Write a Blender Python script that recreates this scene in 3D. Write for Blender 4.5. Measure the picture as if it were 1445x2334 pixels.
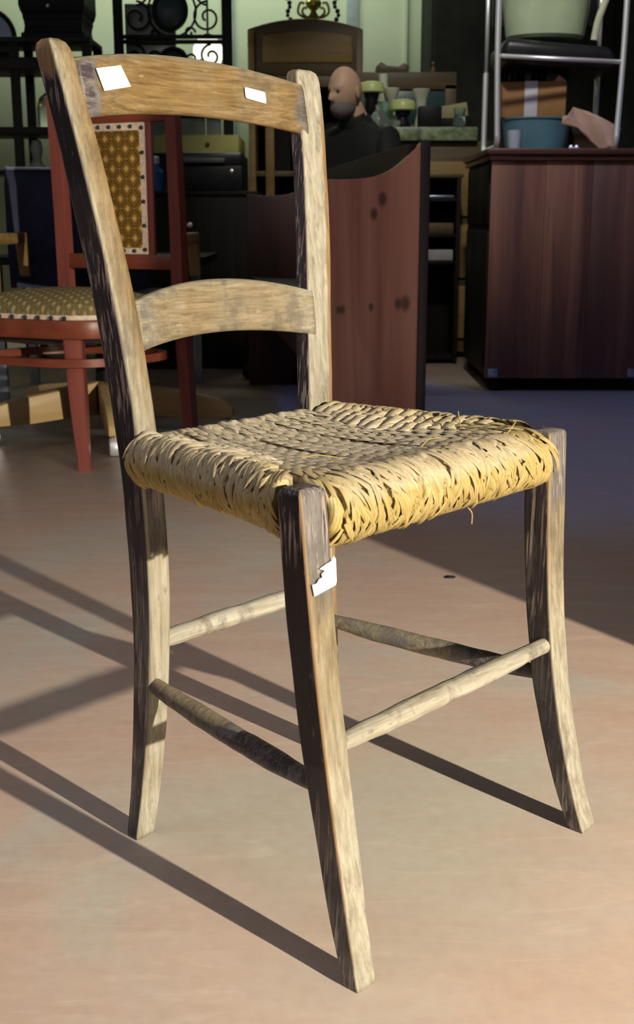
import bpy, bmesh, math, random
from mathutils import Vector, Matrix, noise
R = random.Random(7)
for o in list(bpy.data.objects): bpy.data.objects.remove(o, do_unlink=True)
S = bpy.context.scene
COL = S.collection
PI = math.pi

# ------------------------------------------------------------------ camera, world, lights, exposure
cam = bpy.data.cameras.new('camera'); co = bpy.data.objects.new('camera', cam); COL.objects.link(co)
cam.sensor_fit = 'VERTICAL'; cam.sensor_height = 24.0; cam.lens = 24.0*2715.64/2334.0
cam.clip_start = 0.05; cam.clip_end = 60
co.location = (0, 0, 0.6907); co.rotation_euler = (math.radians(90-13.858), 0, math.radians(0.0))
cam.dof.use_dof = True; cam.dof.focus_distance = 1.38; cam.dof.aperture_fstop = 9.0
S.camera = co
w = bpy.data.worlds.new('world'); S.world = w; w.use_nodes = True
w.node_tree.nodes['Background'].inputs[0].default_value = (0.90, 0.90, 1.0, 1)
w.node_tree.nodes['Background'].inputs[1].default_value = 0.048
S.view_settings.view_transform = 'Standard'; S.view_settings.look = 'None'
S.view_settings.gamma = 1; S.view_settings.use_curve_mapping = False; S.view_settings.exposure = 0.0

def light(name, kind, loc, energy, color, target=None, size=None, size_y=None, radius=None, spot=None):
    l = bpy.data.lights.new(name, kind); l.energy = energy; l.color = color
    if kind == 'AREA':
        l.shape = 'RECTANGLE'; l.size = size; l.size_y = size_y or size
    if radius is not None: l.shadow_soft_size = radius
    if spot: l.spot_size = math.radians(spot); l.spot_blend = 0.4
    o = bpy.data.objects.new(name, l); COL.objects.link(o); o.location = loc
    if target is not None:
        o.rotation_euler = (Vector(target)-Vector(loc)).to_track_quat('-Z', 'Y').to_euler()
    return o
# warm low lamp to the right of the photographer
light('key_lamp', 'POINT', (2.41, -1.2, 1.22), 1085, (1.0, 0.90, 0.73), radius=0.025)
# hall lights: a fluorescent over the back wall, a cold one over the far right floor, plus added fills
light('wall_tube_lamp', 'AREA', (-0.9, 7.5, 3.3), 46, (0.93, 1.0, 0.80), target=(-0.9, 8.6, 1.4), size=3.2, size_y=0.25)
light('cold_lamp', 'SPOT', (1.25, 3.9, 2.7), 62.0, (0.16, 0.30, 1.0), target=(1.25, 4.05, 0), radius=0.15, spot=68)
light('overhead_fill', 'AREA', (-0.5, 1.3, 2.5), 9.5, (1.0, 0.90, 0.90), target=(0.0, 1.6, 0), size=0.9, size_y=0.9)  # added fill above the straw chair, no fixture known there
light('left_fill', 'AREA', (-2.6, 0.4, 1.9), 9, (0.86, 0.84, 1.0), target=(0.0, 1.4, 0.4), size=1.4, size_y=0.4)  # added cool fill for the dark left faces of the legs
light('back_fill', 'SPOT', (0.35, 3.3, 3.1), 165, (1.0, 0.96, 0.86), target=(0.62, 5.5, 1.25), radius=0.10, spot=46)  # added spot that brightens the far furniture and the man

# ------------------------------------------------------------------ materials
class NT:
    def __init__(s, name, rough=0.6, metal=0.0, spec=0.4):
        s.m = bpy.data.materials.new(name); s.m.use_nodes = True
        s.t = s.m.node_tree; s.n = s.t.nodes; s.b = s.n['Principled BSDF']
        s.b.inputs['Roughness'].default_value = rough; s.b.inputs['Metallic'].default_value = metal
        s.b.inputs['Specular IOR Level'].default_value = spec
        s._tc = None
    def add(s, t, **k):
        n = s.n.new(t)
        for a, v in k.items(): setattr(n, a, v)
        return n
    def link(s, a, b): s.t.links.new(a, b)
    def coord(s, out='Object'):
        if s._tc is None: s._tc = s.add('ShaderNodeTexCoord')
        return s._tc.outputs[out]
    def mapping(s, scale, out='Object', rot=(0,0,0)):
        m = s.add('ShaderNodeMapping'); m.inputs['Scale'].default_value = scale; m.inputs['Rotation'].default_value = rot
        s.link(s.coord(out), m.inputs['Vector']); return m.outputs[0]
    def noise(s, vec, scale=1.0, detail=4, rough=0.6, dist=0.0):
        n = s.add('ShaderNodeTexNoise'); n.inputs['Scale'].default_value = scale; n.inputs['Detail'].default_value = detail
        n.inputs['Roughness'].default_value = rough; n.inputs['Distortion'].default_value = dist
        s.link(vec, n.inputs['Vector']); return n.outputs['Fac']
    def ramp(s, fac, stops, interp='LINEAR'):
        r = s.add('ShaderNodeValToRGB'); r.color_ramp.interpolation = interp
        e = r.color_ramp.elements
        while len(e) < len(stops): e.new(0.5)
        for i, (p, c) in enumerate(stops):
            e[i].position = p; e[i].color = (c, c, c, 1) if isinstance(c, (int, float)) else (*c, 1)
        s.link(fac, r.inputs[0]); return r.outputs[0]
    def mix(s, fac, a, b, mode='MIX'):
        n = s.add('ShaderNodeMix', data_type='RGBA', blend_type=mode)
        for sock, v in ((n.inputs[0], fac), (n.inputs[6], a), (n.inputs[7], b)):
            if isinstance(v, (int, float)): sock.default_value = v
            elif isinstance(v, tuple): sock.default_value = (*v, 1)
            else: s.link(v, sock)
        return n.outputs[2]
    def math(s, op, a, b=None, clamp=False, c=None):
        n = s.add('ShaderNodeMath', operation=op); n.use_clamp = clamp
        for i, v in enumerate((a, b, c)):
            if v is None: continue
            if isinstance(v, (int, float)): n.inputs[i].default_value = v
            else: s.link(v, n.inputs[i])
        return n.outputs[0]
    def bump(s, h, strength=0.3, dist=0.002):
        b = s.add('ShaderNodeBump'); b.inputs['Strength'].default_value = strength; b.inputs['Distance'].default_value = dist
        s.link(h, b.inputs['Height']); s.link(b.outputs[0], s.b.inputs['Normal'])
    def color(s, c):
        if isinstance(c, tuple): s.b.inputs['Base Color'].default_value = (*c, 1)
        else: s.link(c, s.b.inputs['Base Color'])
        return s

def plain(name, c, rough=0.6, metal=0.0, var=0.25, scale=9, spec=0.4, bump=0.0):
    t = NT(name, rough, metal, spec)
    f = t.noise(t.coord(), scale, 5)
    lo = tuple(max(0, v*(1-var)) for v in c); hi = tuple(min(1, v*(1+var)) for v in c)
    t.color(t.ramp(f, [(0.3, lo), (0.7, hi)]))
    if bump: t.bump(f, bump, 0.004)
    return t.m
def wood(name, dark, light, axis='z', rough=0.5, scale=1.0, spec=0.4, blotch=None, bump=0.15):
    t = NT(name, rough, 0, spec)
    sc = {'x': (1.6, 28, 28), 'y': (28, 1.6, 28), 'z': (28, 28, 1.6)}[axis]
    f = t.noise(t.mapping(tuple(v*scale for v in sc)), 1.0, 6, 0.62, 0.6)
    c = t.ramp(f, [(0.30, dark), (0.70, light)])
    if blotch:
        g = t.noise(t.mapping(tuple(v*scale*0.16 for v in sc)), 1.0, 3, 0.5)
        c = t.mix(t.ramp(g, [(0.45, 0.0), (0.68, 1.0)]), c, blotch)
    t.color(c); t.bump(f, bump, 0.002)
    return t.m
def emit(name, c, strength):
    t = NT(name); t.color(c); t.b.inputs['Emission Color'].default_value = (*c, 1); t.b.inputs['Emission Strength'].default_value = strength
    return t.m
def glass(name, c, rough=0.05, alpha=None):
    t = NT(name, rough, 0, 0.5); t.color(c); t.b.inputs['Transmission Weight'].default_value = 0.9; t.b.inputs['IOR'].default_value = 1.45
    return t.m

M = {}
# --- old chair wood: colour attribute 'wear' = (dark varnish with painted shade, bleached, rubbed edge)
def chair_wood(name, axis):
    t = NT(name, 0.5, 0, 0.35)
    at = t.add('ShaderNodeAttribute', attribute_name='wear')
    sp = t.add('ShaderNodeSeparateColor'); t.link(at.outputs['Color'], sp.inputs[0])
    dk, pl, ed = sp.outputs[0], sp.outputs[1], sp.outputs[2]
    st = t.noise(t.mapping({'x': (13, 240, 240), 'z': (150, 150, 9)}[axis]), 1.0, 6, 0.68, 0.3)      # fine grain streaks
    s2 = t.noise(t.mapping({'x': (6, 60, 60), 'z': (70, 70, 5)}[axis]), 1.0, 5, 0.62, 0.6)          # broad streaks
    scr = t.noise(t.mapping({'x': (9, 330, 330), 'z': (300, 300, 7)}[axis]), 1.0, 3, 0.6, 0.2)      # scratches
    bl = t.noise(t.mapping((24, 24, 15)), 1.0, 5, 0.66)                                             # blotches
    big = t.noise(t.mapping((9, 9, 7)), 1.0, 3, 0.5)
    base = t.ramp(st, [(0.30, (0.075, 0.044, 0.013)), (0.50, (0.165, 0.104, 0.035)), (0.72, (0.245, 0.165, 0.070))])
    bleached = t.ramp(st, [(0.28, (0.155, 0.130, 0.080)), (0.5, (0.270, 0.245, 0.178)), (0.72, (0.39, 0.362, 0.285))])
    plm = t.math('MULTIPLY_ADD', t.math('SUBTRACT', bl, 0.5), 1.0, c=pl)
    c = t.mix(t.math('MULTIPLY', plm, 1.0, True), base, bleached)
    c = t.mix(t.math('MULTIPLY', t.math('SUBTRACT', plm, 0.85), 1.6, True), c, t.ramp(st, [(0.3, (0.25, 0.225, 0.165)), (0.7, (0.50, 0.475, 0.40))]))
    c = t.mix(t.ramp(bl, [(0.54, 0.0), (0.66, 0.6)]), c, (0.080, 0.064, 0.042))                    # dirt
    grime = t.ramp(bl, [(0.34, (0.046, 0.043, 0.044)), (0.64, (0.170, 0.162, 0.158))])
    varn = t.ramp(s2, [(0.30, (0.018, 0.015, 0.019)), (0.70, (0.066, 0.053, 0.058))])
    m = t.math('MULTIPLY_ADD', t.math('SUBTRACT', s2, 0.5), 1.1, c=dk)
    m = t.math('MULTIPLY_ADD', t.math('SUBTRACT', bl, 0.5), 0.7, c=m)
    c = t.mix(t.ramp(m, [(0.26, 0.0), (0.50, 0.92)]), c, grime)
    c = t.mix(t.ramp(m, [(0.66, 0.0), (0.80, 1.0)]), c, varn)
    c = t.mix(t.ramp(dk, [(0.97, 0.0), (1.0, 0.7)]), c, (0.009, 0.007, 0.008))
    sm = t.math('MULTIPLY', t.ramp(scr, [(0.53, 0.0), (0.60, 1.0 if axis == 'z' else 0.3)]), t.ramp(big, [(0.42, 0.0), (0.52, 0.9)]))
    c = t.mix(t.math('MULTIPLY', sm, t.ramp(dk, [(0.35, 0.0), (0.6, 1.0)])), c, (0.34, 0.275, 0.25))
    fl = t.noise(t.mapping({'x': (30, 120, 120), 'z': (120, 120, 30)}[axis]), 1.0, 5, 0.7)
    c = t.mix(t.ramp(fl, [(0.61, 0.0), (0.69, 0.45)]), c, (0.07, 0.055, 0.036))
    c = t.mix(t.ramp(fl, [(0.30, 0.55), (0.37, 0.0)]), c, (0.36, 0.31, 0.22))
    em = t.math('MULTIPLY_ADD', t.math('SUBTRACT', s2, 0.5), 0.8, c=ed)
    c = t.mix(t.ramp(em, [(0.45, 0.0), (0.62, 1.0)]), c, t.ramp(st, [(0.3, (0.18, 0.100, 0.036)), (0.7, (0.31, 0.20, 0.10))]))
    t.color(c)
    t.link(t.ramp(m, [(0.3, 0.55), (0.7, 0.40)]), t.b.inputs['Roughness'])
    h = t.math('MULTIPLY_ADD', s2, 0.6, c=st)
    h = t.math('MULTIPLY_ADD', sm, -0.5, c=h)
    t.bump(h, 0.5, 0.0013)
    return t.m
M['post'] = chair_wood('old_chair_wood', 'z')
M['rail'] = chair_wood('old_rail_wood', 'x')
def straw_mat():
    t = NT('rush_straw', 0.55, 0, 0.35)
    uv = t.mapping((8.0, 20.0, 1.0), 'UV', (0, 0, 0.12))
    f = t.noise(uv, 1.0, 5, 0.66)
    g = t.noise(t.coord(), 60, 4, 0.6)
    c = t.ramp(f, [(0.28, (0.15, 0.10, 0.025)), (0.5, (0.40, 0.30, 0.10)), (0.72, (0.56, 0.47, 0.22))])
    at = t.add('ShaderNodeAttribute', attribute_name='wear')
    sp = t.add('ShaderNodeSeparateColor'); t.link(at.outputs['Color'], sp.inputs[0])
    grey = t.ramp(f, [(0.28, (0.25, 0.195, 0.125)), (0.5, (0.54, 0.465, 0.335)), (0.72, (0.72, 0.65, 0.50))])  # worn top colour, with light from above brightened into it
    wm = t.math('MULTIPLY_ADD', t.math('SUBTRACT', g, 0.5), 0.9, c=sp.outputs[0])
    c = t.mix(t.math('MULTIPLY', wm, 1.0, True), c, grey)
    c = t.mix(t.ramp(g, [(0.58, 0.0), (0.75, 0.5)]), c, (0.15, 0.11, 0.065))
    t.color(c); t.bump(f, 0.55, 0.0024)
    return t.m
M['straw'] = straw_mat()
def floor_mat():
    t = NT('polished_screed_floor', 0.42, 0, 0.35)
    v = t.coord()
    a = t.noise(v, 1.6, 5, 0.6, 0.6); b = t.noise(t.mapping((3.5, 9, 1), rot=(0, 0, 0.5)), 1.0, 6, 0.62, 1.2)
    fine = t.noise(v, 55, 4, 0.6)
    c = t.ramp(a, [(0.38, (0.52, 0.375, 0.292)), (0.52, (0.50, 0.395, 0.318)), (0.61, (0.45, 0.425, 0.365))])
    c = t.mix(t.ramp(b, [(0.35, 0.0), (0.62, 0.40)]), c, (0.40, 0.275, 0.215))
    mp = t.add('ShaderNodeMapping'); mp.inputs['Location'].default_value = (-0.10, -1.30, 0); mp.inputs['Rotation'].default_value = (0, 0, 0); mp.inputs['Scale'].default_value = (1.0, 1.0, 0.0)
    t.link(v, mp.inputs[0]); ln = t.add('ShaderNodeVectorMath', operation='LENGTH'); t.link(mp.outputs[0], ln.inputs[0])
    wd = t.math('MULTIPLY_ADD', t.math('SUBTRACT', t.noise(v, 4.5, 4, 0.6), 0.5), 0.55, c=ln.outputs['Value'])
    c = t.mix(t.ramp(wd, [(0.10, 0.70), (0.36, 0.0)]), c, (0.455, 0.445, 0.375))                     # pale grey patch with noisy edges
    sw = t.noise(t.mapping((5, 26, 1), rot=(0, 0, -0.35)), 1.0, 5, 0.6, 2.0)
    c = t.mix(t.ramp(sw, [(0.56, 0.0), (0.72, 0.35)]), c, (0.62, 0.52, 0.42))
    c = t.mix(t.ramp(fine, [(0.3, 0.16), (0.6, 0.0)]), c, (0.30, 0.20, 0.15))
    t.color(c)
    t.link(t.ramp(b, [(0.3, 0.36), (0.7, 0.52)]), t.b.inputs['Roughness'])
    t.bump(fine, 0.05, 0.001)
    return t.m
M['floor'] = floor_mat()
def wall_mat():
    t = NT('pale_green_plaster', 0.8, 0, 0.2)
    a = t.noise(t.coord(), 1.2, 5, 0.6)
    t.color(t.ramp(a, [(0.35, (0.47, 0.55, 0.40)), (0.65, (0.56, 0.62, 0.48))])); t.bump(a, 0.1, 0.004)
    return t.m
M['wall'] = wall_mat()
M['walldark'] = plain('grey_plaster', (0.30, 0.28, 0.26), 0.8)
M['trim'] = plain('blue_grey_trim', (0.30, 0.37, 0.38), 0.6)
M['paper'] = plain('white_paper', (0.80, 0.80, 0.76), 0.7, var=0.03)
M['redwood'] = wood('red_stained_wood', (0.135, 0.032, 0.024), (0.235, 0.066, 0.050), 'z', 0.38, 0.8)
M['redwoodx'] = wood('red_stained_rail_wood', (0.115, 0.026, 0.012), (0.20, 0.050, 0.024), 'x', 0.38, 0.8)
M['pale'] = wood('pale_beech', (0.36, 0.24, 0.10), (0.50, 0.36, 0.17), 'x', 0.5, 0.6)
M['navy'] = plain('navy_leather', (0.018, 0.020, 0.045), 0.6, var=0.3, spec=0.15)
M['black'] = plain('black_lacquer', (0.007, 0.007, 0.008), 0.5, var=0.4, spec=0.2)
M['blackleather'] = plain('black_leather', (0.011, 0.011, 0.014), 0.38, var=0.3, bump=0.1)
M['iron'] = plain('wrought_iron', (0.014, 0.015, 0.012), 0.5, 0.3)
M['chrome'] = plain('chrome', (0.92, 0.94, 1.0), 0.38, 0.7, var=0.05)
M['steelblue'] = plain('brushed_steel', (0.42, 0.50, 0.60), 0.3, 0.85, var=0.1)
M['mahog'] = wood('mahogany_veneer', (0.075, 0.030, 0.024), (0.27, 0.12, 0.070), 'z', 0.36, 0.5, 0.45, blotch=(0.060, 0.030, 0.028))
M['mahogtop'] = wood('mahogany_top', (0.050, 0.020, 0.014), (0.11, 0.045, 0.03), 'x', 0.3, 0.5)
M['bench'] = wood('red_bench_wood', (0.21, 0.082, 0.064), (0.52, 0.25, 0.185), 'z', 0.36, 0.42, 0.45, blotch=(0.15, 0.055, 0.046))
def knots(m, pts, c):
    nt = m.node_tree; b = nt.nodes['Principled BSDF']; src = b.inputs['Base Color'].links[0].from_socket
    tc = nt.nodes.new('ShaderNodeTexCoord')
    for (p, r) in pts:
        mp = nt.nodes.new('ShaderNodeMapping'); mp.vector_type = 'POINT'; mp.inputs['Location'].default_value = (-p[0], 0, -p[1]*0.6); mp.inputs['Scale'].default_value = (1, 0, 0.6)
        nt.links.new(tc.outputs['Object'], mp.inputs[0])
        ln = nt.nodes.new('ShaderNodeVectorMath'); ln.operation = 'LENGTH'; nt.links.new(mp.outputs[0], ln.inputs[0])
        mr = nt.nodes.new('ShaderNodeMapRange'); mr.inputs['From Min'].default_value = r*0.4; mr.inputs['From Max'].default_value = r; mr.inputs['To Min'].default_value = 0.8; mr.inputs['To Max'].default_value = 0.0
        nt.links.new(ln.outputs['Value'], mr.inputs['Value'])
        mx = nt.nodes.new('ShaderNodeMix'); mx.data_type = 'RGBA'; nt.links.new(mr.outputs[0], mx.inputs[0]); nt.links.new(src, mx.inputs[6]); mx.inputs[7].default_value = (*c, 1); src = mx.outputs[2]
    nt.links.new(src, b.inputs['Base Color'])
knots(M['bench'], [((-0.055, 0.474), 0.008), ((-0.045, 0.474), 0.009), ((0.025, 0.480), 0.008), ((0.092, 0.488), 0.012), ((0.110, 0.488), 0.016), ((0.03, 0.70), 0.012), ((0.05, 0.735), 0.014)], (0.035, 0.015, 0.015))
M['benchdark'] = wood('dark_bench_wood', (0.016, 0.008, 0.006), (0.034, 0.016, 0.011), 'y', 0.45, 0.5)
M['benchshade'] = wood('shaded_red_bench_wood', (0.030, 0.010, 0.008), (0.060, 0.020, 0.016), 'z', 0.5, 0.42)  # darker copy of the bench wood, shade painted in for the far end
M['edge'] = plain('dark_edge', (0.035, 0.028, 0.034), 0.45)
M['darkwood'] = wood('dark_cabinet_wood', (0.006, 0.005, 0.004), (0.015, 0.012, 0.009), 'z', 0.6, spec=0.15)
M['oak'] = wood('brown_oak', (0.085, 0.055, 0.022), (0.165, 0.11, 0.045), 'z', 0.5, 0.6)
M['oakdark'] = wood('dark_oak', (0.060, 0.040, 0.016), (0.125, 0.085, 0.036), 'x', 0.5, 0.6)
M['oakpanel'] = wood('golden_oak_panel', (0.17, 0.105, 0.030), (0.31, 0.20, 0.065), 'x', 0.5, 0.4)
M['yellow'] = plain('yellow_green_paint', (0.48, 0.47, 0.14), 0.6, var=0.12)
M['brass'] = plain('old_brass', (0.46, 0.42, 0.09), 0.25, 1.0, var=0.2)
M['bead'] = plain('dark_beads', (0.045, 0.03, 0.02), 0.35)
M['skin'] = plain('skin', (0.50, 0.32, 0.21), 0.5, var=0.08)
M['beard'] = plain('grey_beard', (0.13, 0.11, 0.10), 0.8)
M['shirt'] = plain('black_shirt', (0.006, 0.008, 0.007), 0.8)
M['trouser'] = plain('dark_trousers', (0.015, 0.015, 0.02), 0.85)
M['enamel'] = plain('pale_green_enamel', (0.55, 0.62, 0.25), 0.35, var=0.1)
M['glassgreen'] = glass('greenish_glass', (0.62, 0.80, 0.70))
M['glassclear'] = glass('clear_glass', (0.92, 0.97, 0.94))
M['glassdark'] = plain('dark_teal_glass', (0.010, 0.045, 0.043), 0.35, spec=0.6, var=0.5)
M['mirror'] = plain('mirror_glass', (0.66, 0.74, 0.86), 0.06, 1.0, var=0.05)
M['cardboard'] = plain('cardboard', (0.30, 0.155, 0.062), 0.75, var=0.08)
M['tape'] = plain('white_tape', (0.58, 0.58, 0.66), 0.4, var=0.04)
M['kraft'] = plain('brown_paper', (0.42, 0.27, 0.205), 0.75, var=0.15, bump=0.3)
M['tub'] = plain('blue_plastic', (0.085, 0.19, 0.25), 0.4, var=0.15)
M['cup'] = plain('white_plastic', (0.52, 0.60, 0.72), 0.4, var=0.05)
M['bluebottle'] = plain('blue_plastic_bottle', (0.03, 0.12, 0.34), 0.25)
M['ceramic'] = plain('cream_ceramic', (0.52, 0.55, 0.42), 0.4)
M['boardbeige'] = plain('beige_board', (0.33, 0.29, 0.15), 0.7)
M['bulb'] = emit('lit_lamp_glass', (1.0, 0.98, 0.80), 1.6)
def marble():
    t = NT('mottled_marble', 0.35); f = t.noise(t.coord(), 22, 4, 0.6)
    t.color(t.ramp(f, [(0.35, (0.09, 0.12, 0.06)), (0.62, (0.30, 0.36, 0.22))])); return t.m
M['marble'] = marble()
def tapestry(name, axis_u, axis_v, base, dark, light, pitch):
    t = NT(name, 0.85, 0, 0.15)
    s = t.add('ShaderNodeSeparateXYZ'); t.link(t.coord(), s.inputs[0])
    u = t.math('DIVIDE', s.outputs[axis_u], pitch); v = t.math('DIVIDE', s.outputs[axis_v], pitch*1.2)
    p = t.math('ADD', u, v); q = t.math('SUBTRACT', u, v)
    tri = lambda x: t.math('ABSOLUTE', t.math('SUBTRACT', t.math('FRACT', x), 0.5))
    a, b = tri(p), tri(q)
    mx = t.math('MAXIMUM', a, b); mn = t.math('MINIMUM', a, b)
    lines = t.ramp(mx, [(0.40, 0.0), (0.45, 1.0)])                     # diamond lattice
    core = t.ramp(mx, [(0.15, 1.0), (0.19, 0.0)])                      # light diamond in each cell
    ring = t.math('MULTIPLY', t.ramp(mx, [(0.26, 0.0), (0.29, 1.0)]), t.ramp(mx, [(0.33, 1.0), (0.36, 0.0)]))
    dots = t.ramp(mn, [(0.43, 0.0), (0.46, 1.0)])
    c = t.mix(lines, base, dark); c = t.mix(ring, c, dark); c = t.mix(core, c, light); c = t.mix(dots, c, light)
    wv = t.noise(t.coord(), 260, 2); c = t.mix(t.ramp(wv, [(0.4, 0.35), (0.6, 0.0)]), c, dark)
    t.color(c); t.bump(wv, 0.4, 0.001); return t.m
M['tapestry'] = tapestry('mustard_tapestry', 0, 2, (0.24, 0.135, 0.016), (0.070, 0.034, 0.008), (0.46, 0.29, 0.10), 0.046)
M['cushion'] = tapestry('seat_tapestry', 0, 1, (0.24, 0.19, 0.075), (0.10, 0.075, 0.03), (0.38, 0.33, 0.19), 0.030)
M['braid'] = plain('cream_braid', (0.58, 0.46, 0.36), 0.8, scale=90)
M['stud'] = plain('dark_stud', (0.03, 0.035, 0.035), 0.35, 0.6)

# ------------------------------------------------------------------ mesh helpers
def link(name, me, mat, parent=None, smooth=True):
    o = bpy.data.objects.new(name, me); COL.objects.link(o)
    if mat is not None and not me.materials: me.materials.append(mat)
    if smooth:
        me.polygons.foreach_set('use_smooth', [True]*len(me.polygons))
    if parent is not None: o.parent = parent
    return o
def obj(name, bm, mat, parent=None, smooth=True, angle=35):
    me = bpy.data.meshes.new(name)
    bmesh.ops.recalc_face_normals(bm, faces=bm.faces)
    if smooth:
        a = math.radians(angle)
        for e in bm.edges:
            if len(e.link_faces) == 2 and e.calc_face_angle(0) > a: e.smooth = False
    bm.to_mesh(me); bm.free()
    return link(name, me, mat, parent, smooth)
def thing(name, label, cat, loc=(0, 0, 0), rz=0, group=None):
    o = bpy.data.objects.new(name, None); COL.objects.link(o); o.location = loc; o.rotation_euler = (0, 0, rz)
    o.empty_display_size = 0.1
    return tag(o, label, cat, group)
def tag(o, label, cat, group=None, kind=None):
    if label: o['label'] = label
    if cat: o['category'] = cat
    if group: o['group'] = group
    if kind: o['kind'] = kind
    return o
def struct(o): o['kind'] = 'structure'; return o
def copy_tree(o, parent=None):
    c = o.copy(); COL.objects.link(c)
    if parent is not None: c.parent = parent
    for ch in list(o.children): copy_tree(ch, c)
    return c
def bx(bm, x0, x1, y0, y1, z0, z1, bev=0.0, rot=None, seg=2):
    t = bmesh.new()
    bmesh.ops.create_cube(t, size=1)
    for v in t.verts: v.co = Vector(((x0+x1)/2+v.co.x*(x1-x0), (y0+y1)/2+v.co.y*(y1-y0), (z0+z1)/2+v.co.z*(z1-z0)))
    if bev: bmesh.ops.bevel(t, geom=list(t.edges), offset=bev, segments=seg, profile=0.5, affect='EDGES')
    if rot is not None: bmesh.ops.transform(t, matrix=rot, verts=t.verts)
    merge(bm, t); return bm
def merge(bm, t):
    m = bpy.data.meshes.new('tmp'); t.to_mesh(m); t.free(); bm.from_mesh(m); bpy.data.meshes.remove(m)
def box(name, mat, parent, x0, x1, y0, y1, z0, z1, bev=0.004, rot=None):
    return obj(name, bx(bmesh.new(), x0, x1, y0, y1, z0, z1, bev, rot), mat, parent)
def frames(path):
    n = len(path); T = []
    for i in range(n):
        a = path[max(0, i-1)]; b = path[min(n-1, i+1)]; T.append((b-a).normalized())
    up = Vector((0, 0, 1)) if abs(T[0].z) < 0.9 else Vector((1, 0, 0))
    N = (up-T[0]*up.dot(T[0])).normalized(); out = []
    for i in range(n):
        N = (N-T[i]*N.dot(T[i]))
        N = N.normalized() if N.length > 1e-6 else T[i].orthogonal().normalized()
        out.append((path[i], T[i], N, T[i].cross(N)))
    return out
def tube(bm, pts, r, seg=8, closed=False, caps=True):
    pts = [Vector(p) for p in pts]
    F = frames(pts); rings = []
    for i, (p, T, N, B) in enumerate(F):
        rr = r[i] if isinstance(r, (list, tuple)) else r
        rings.append([bm.verts.new(p+(N*math.cos(2*PI*k/seg)+B*math.sin(2*PI*k/seg))*rr) for k in range(seg)])
    m = len(rings)
    for i in range(m if closed else m-1):
        a, b = rings[i], rings[(i+1) % m]
        for k in range(seg): bm.faces.new((a[k], a[(k+1) % seg], b[(k+1) % seg], b[k]))
    if caps and not closed:
        bm.faces.new(list(reversed(rings[0]))); bm.faces.new(rings[-1])
    return bm
def lathe(bm, prof, seg=24, c=(0, 0, 0), sx=1, sy=1):
    rings = []
    for r, z in prof:
        rings.append([bm.verts.new((c[0]+sx*max(r, 1e-4)*math.cos(2*PI*k/seg), c[1]+sy*max(r, 1e-4)*math.sin(2*PI*k/seg), c[2]+z)) for k in range(seg)])
    for a, b in zip(rings, rings[1:]):
        for k in range(seg): bm.faces.new((a[k], a[(k+1) % seg], b[(k+1) % seg], b[k]))
    bm.faces.new(list(reversed(rings[0]))); bm.faces.new(rings[-1])
    return bm
def prism(bm, outline, y0, y1, axis='y', bev=0.0):
    """outline of (a,b) pairs: axis y -> (x,z); axis z -> (x,y); axis x -> (y,z)"""
    t = bmesh.new()
    def P(a, b, d): return {'y': (a, d, b), 'z': (a, b, d), 'x': (d, a, b)}[axis]
    A = [t.verts.new(P(a, b, y0)) for a, b in outline]; B = [t.verts.new(P(a, b, y1)) for a, b in outline]
    n = len(A); f1 = t.faces.new(A); f2 = t.faces.new(list(reversed(B)))
    for i in range(n): t.faces.new((A[i], B[i], B[(i+1) % n], A[(i+1) % n]))
    bmesh.ops.recalc_face_normals(t, faces=t.faces)
    if bev:
        es = [e for e in t.edges if e.calc_face_angle(0) > 0.6]
        bmesh.ops.bevel(t, geom=es, offset=bev, segments=2, profile=0.5, affect='EDGES')
    merge(bm, t); return bm
def bez(p, n=12):
    """Catmull-Rom through points"""
    p = [Vector(q) for q in p]; out = []
    for i in range(len(p)-1):
        a, b, c, d = p[max(0, i-1)], p[i], p[i+1], p[min(len(p)-1, i+2)]
        for k in range(n):
            t = k/n
            out.append(0.5*((2*b)+(c-a)*t+(2*a-5*b+4*c-d)*t*t+(3*b-a-3*c+d)*t**3))
    out.append(p[-1]); return out
def wear_light_attr(me, vals):
    a = me.color_attributes.new('wear', 'FLOAT_COLOR', 'POINT')
    flat = []
    for v in vals: flat += [v[0], v[1], v[2], 1.0]
    a.data.foreach_set('color', flat)
def poly(c, t): return sum(k*t**i for i, k in enumerate(c))
def sst(a, b, x):
    if a == b: return float(x >= a)
    t = max(0.0, min(1.0, (x-a)/(b-a))); return t*t*(3-2*t)

# ------------------------------------------------------------------ setting
fl = bmesh.new(); bx(fl, -6, 6, -4, 9.2, -0.1, 0)
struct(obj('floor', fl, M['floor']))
wb = bmesh.new(); bx(wb, -6, 6, 8.6, 8.75, 0, 3.4)
struct(obj('wall_back', wb, M['wall']))
for i, x in enumerate((-0.60, 0.24, 0.60)):
    tb = bmesh.new(); bx(tb, x-(0.012 if i == 2 else 0.04), x+(0.012 if i == 2 else 0.04), 8.575, 8.62, 0, 3.4, 0.004)
    struct(obj('trim_%d' % (i+1), tb, M['trim'] if i != 2 else M['wall']))
wr = bmesh.new(); bx(wr, 1.0, 5.0, 1.10, 1.25, 0, 2.7)  # unseen partition added to block the key lamp and cut the floor's shadow edge
struct(obj('unseen_blocker_right', wr, M['walldark']))
wl = bmesh.new(); bx(wl, -3.2, -3.05, 3.0, 8.62, 0, 3.4)
struct(obj('wall_left', wl, M['walldark']))

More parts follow.
